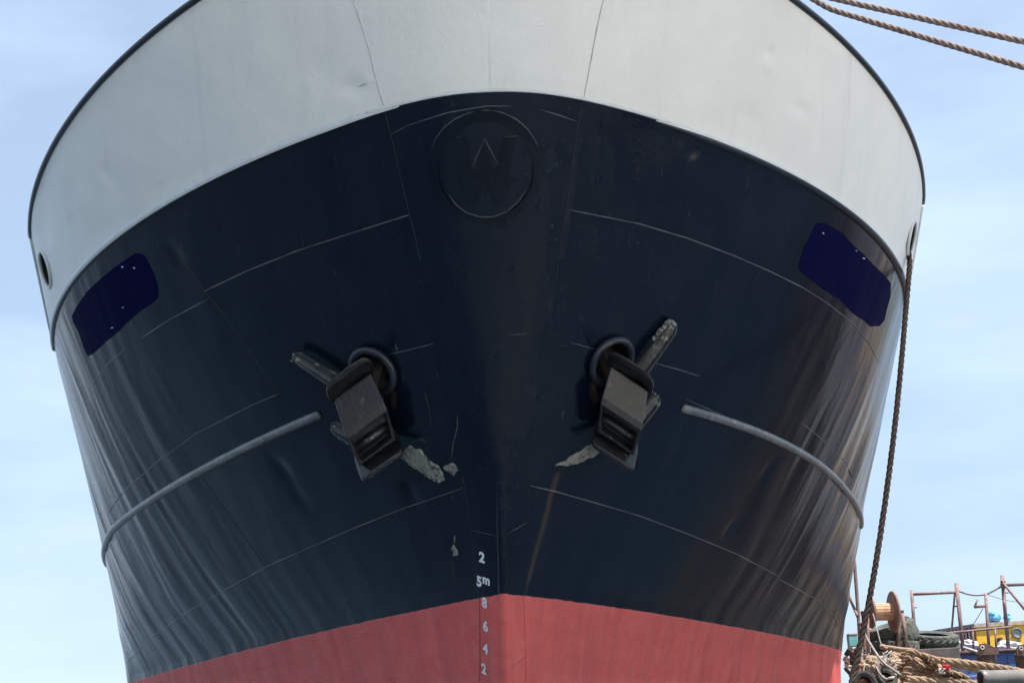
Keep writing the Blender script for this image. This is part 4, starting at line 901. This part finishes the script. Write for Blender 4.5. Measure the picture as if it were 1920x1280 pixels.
# net heap: a mound of draped lobes
rt = thing('net_heap', 'brown and green heap of fishing net left of the ropes', 'net', at(1655, 1285, 26.4)); mb = MB(); rnd = random.Random(4)
for i in range(34):
    px = rnd.uniform(1622, 1692); yt = 1232 + 10 * abs((px - 1660) / 36) ** 2; py = rnd.uniform(yt, 1300); r = rnd.uniform(.08, .17)
    lump(mb, at(px, py, 26.4 + rnd.uniform(-.4, .6)), r, i, sq=(1.25, 1, .75), k=2)
for i in range(12):
    px = rnd.uniform(1675, 1705); lump(mb, at(px, rnd.uniform(1224, 1262), 26.9), rnd.uniform(.05, .1), i + 90, k=1)
put(mb.build('folds', M['net']), rt)
mb = MB(); rnd = random.Random(9)
for i in range(26):
    a = Vector(at(rnd.uniform(1622, 1690), rnd.uniform(1230, 1280), 25.9)); p = [a]
    for j in range(6): p.append(p[-1] + Vector((rnd.uniform(-.09, .09), rnd.uniform(-.03, .03), rnd.uniform(-.08, .06))))
    mb.tube(catmull(p, 3), .007, 5)
put(mb.build('loose_twine', M['debris']), rt)
# hoses
def hose(label, pts, r, m='hose'):
    rt = thing('hose', label, 'hose', pts[-1]); mb = MB(); mb.tube(catmull(pts, 8), r, 8); put(mb.build('tube', M[m]), rt)
    mb = MB(); d = (pts[-1] - pts[-2]).normalized(); mb.tube([pts[-1] - d * .05, pts[-1] + d * .05], r * 1.5, 8); put(mb.build('coupling', M['debris']), rt)
hose('thin grey hose looping over the black tyre in the nets', [at(1640, 1245, 25.4), at(1650, 1262, 25.2), at(1661, 1272, 25.1), at(1671, 1270, 25.1)], .013)
hose('thin light line dropping from the reel to the nets', [at(1637, 1150, 28.4), at(1646, 1185, 28), at(1653, 1209, 27.2), at(1662, 1214, 26.6)], .010)
# heap of thick rope: one hawser flaked down in long bights
rt = thing('rope_heap', 'big heap of thick tan rope flaked in bights at lower right', 'rope', at(1760, 1290, 26)); mb = MB(); rnd = random.Random(12)
RR = .052
rows = []
for lay in range(3):
    for i in range(7): rows.append((1222 + i * 10.2 + lay * 3.5, 25.3 + lay * .32, i, lay))
for (y, D, i, lay) in rows:
    xl_ = 1692 + rnd.uniform(-6, 10) + (6 if i < 2 else 0); xr_ = (1735 + 22 * i) if i < 4 else 1850 + rnd.uniform(-10, 30)
    tilt_ = rnd.uniform(.02, .10) + (.10 if i < 3 else .05)
    pts = [at(xl_ + 9, y + 9 + rnd.uniform(-2, 2), D + .1), at(xl_, y + 4, D), at(xl_ + 10, y - 1, D - .04)]
    m_ = 5
    for k in range(1, m_ + 1):
        u = k / m_; px = xl_ + 10 + (xr_ - xl_ - 10) * u; pts.append(at(px, y + tilt_ * (px - xl_) + rnd.uniform(-3.4, 3.4), D + rnd.uniform(-.08, .08)))
    pts.append(at(xr_ + 14, y + tilt_ * (xr_ - xl_) + 9, D + .25))
    rope_mesh(mb, catmull(pts, 6), RR * rnd.uniform(.9, 1.1), n=5)
for pts in ([(1765, 1238), (1800, 1241), (1845, 1247), (1890, 1254), (1935, 1263)], [(1745, 1234), (1785, 1243), (1830, 1254), (1870, 1262), (1890, 1285)], [(1700, 1272), (1760, 1276), (1830, 1280), (1870, 1290)]):
    rope_mesh(mb, catmull([at(a, b, 24.9 + .1 * j) for j, (a, b) in enumerate(pts)], 7), RR * 1.1, n=6)
put(mb.build('strands', M['manila']), rt)
# red and white rag on the ropes
rt = thing('rag', 'red and white rag caught among the thick ropes', 'cloth', at(1771, 1262, 24.7))
for nm, mm, x0, x1, y0, y1 in (('red_cloth', 'red_cloth', 1766, 1781, 1246, 1256), ('white_cloth', 'sack', 1760, 1772, 1252, 1262)):
    mb = MB(); nx, ny = 10, 8; rnd = random.Random(len(nm)); v = []
    for j in range(ny):
        for i in range(nx): v.append(at(x0 + (x1 - x0) * i / (nx - 1) + rnd.uniform(-.8, .8), y0 + (y1 - y0) * j / (ny - 1) + rnd.uniform(-.8, .8), 24.75 + .03 * math.sin(i * 1.4 + j)))
    mb.add(v, [(j * nx + i, j * nx + i + 1, (j + 1) * nx + i + 1, (j + 1) * nx + i) for j in range(ny - 1) for i in range(nx - 1)]); o = mb.build(nm, M[mm]); o.modifiers.new('thickness', 'SOLIDIFY').thickness = .01; put(o, rt)
# big pipe at the corner
rt = thing('steel_pipe', 'fat grey steel pipe lying at the lower right corner', 'pipe', at(1880, 1290, 24.3)); a = at(1838, 1271, 24.2); b = Vector((a.x + 4.5, a.y + .9, a.z - .02))
mb = MB(); d = (b - a); lathe(mb, [(.115, 0), (.125, .01), (.125, .10), (.117, .11), (.117, d.length)], a, d, 28); put(mb.build('barrel', M['steel_grey']), rt)
mb = MB(); lathe(mb, [(.098, -.003), (.02, -.002)], a, d, 24); put(mb.build('bore', M['hole']), rt)
# clutter seen in the gap beside the hull
rt = thing('teal_locker', 'small teal locker in the gap beside the red hull', 'locker', at(1598, 1212, 33)); mb = MB(); mb.box(at(1598, 1201, 33), (XW, YW, ZW), (.09, .12, .12), 0, .015); put(mb.build('body', M['teal'], None, False), rt)
mb = MB(); mb.box(at(1598, 1189, 33), (XW, YW, ZW), (.10, .13, .018), 0, .006); put(mb.build('lid', M['debris'], None, False), rt)
rt = thing('junk_pile', 'small pale and rusty junk pile left of the poles, near the hull', 'junk', at(1598, 1262, 29)); rnd = random.Random(2)
for nm, mm, n_ in (('rusty_scrap', 'rust', 10), ('pale_scrap', 'debris', 9), ('dark_scrap', 'tyre_black', 7)):
    for i in range(n_):
        mb = MB(); ax_ = Vector((rnd.uniform(-1, 1), rnd.uniform(-1, 1), rnd.uniform(-1, 1))).normalized(); e_ = ax_.orthogonal(); mb.box(at(rnd.uniform(1587, 1618), rnd.uniform(1214, 1266), 29 + rnd.uniform(-.5, .5)), (ax_, e_, ax_.cross(e_)), (rnd.uniform(.04, .12), rnd.uniform(.02, .06), rnd.uniform(.015, .04)), 0, .006); put(mb.build(nm, M[mm], None, False), rt)
rt = thing('driftwood', 'pale split plank lying over the blue bulwark beside the sack', 'plank', at(1840, 1228, 31.6)); mb = MB(); bar(mb, at(1806, 1213, 31.7), at(1846, 1226, 31.5), .03); put(mb.build('plank', M['debris']), rt)
mb = MB(); bar(mb, at(1760, 1211, 31.2), at(1772, 1226, 31), .02); bar(mb, at(1772, 1226, 31), at(1782, 1212, 31), .018); put(mb.build('split_end', M['debris']), rt)
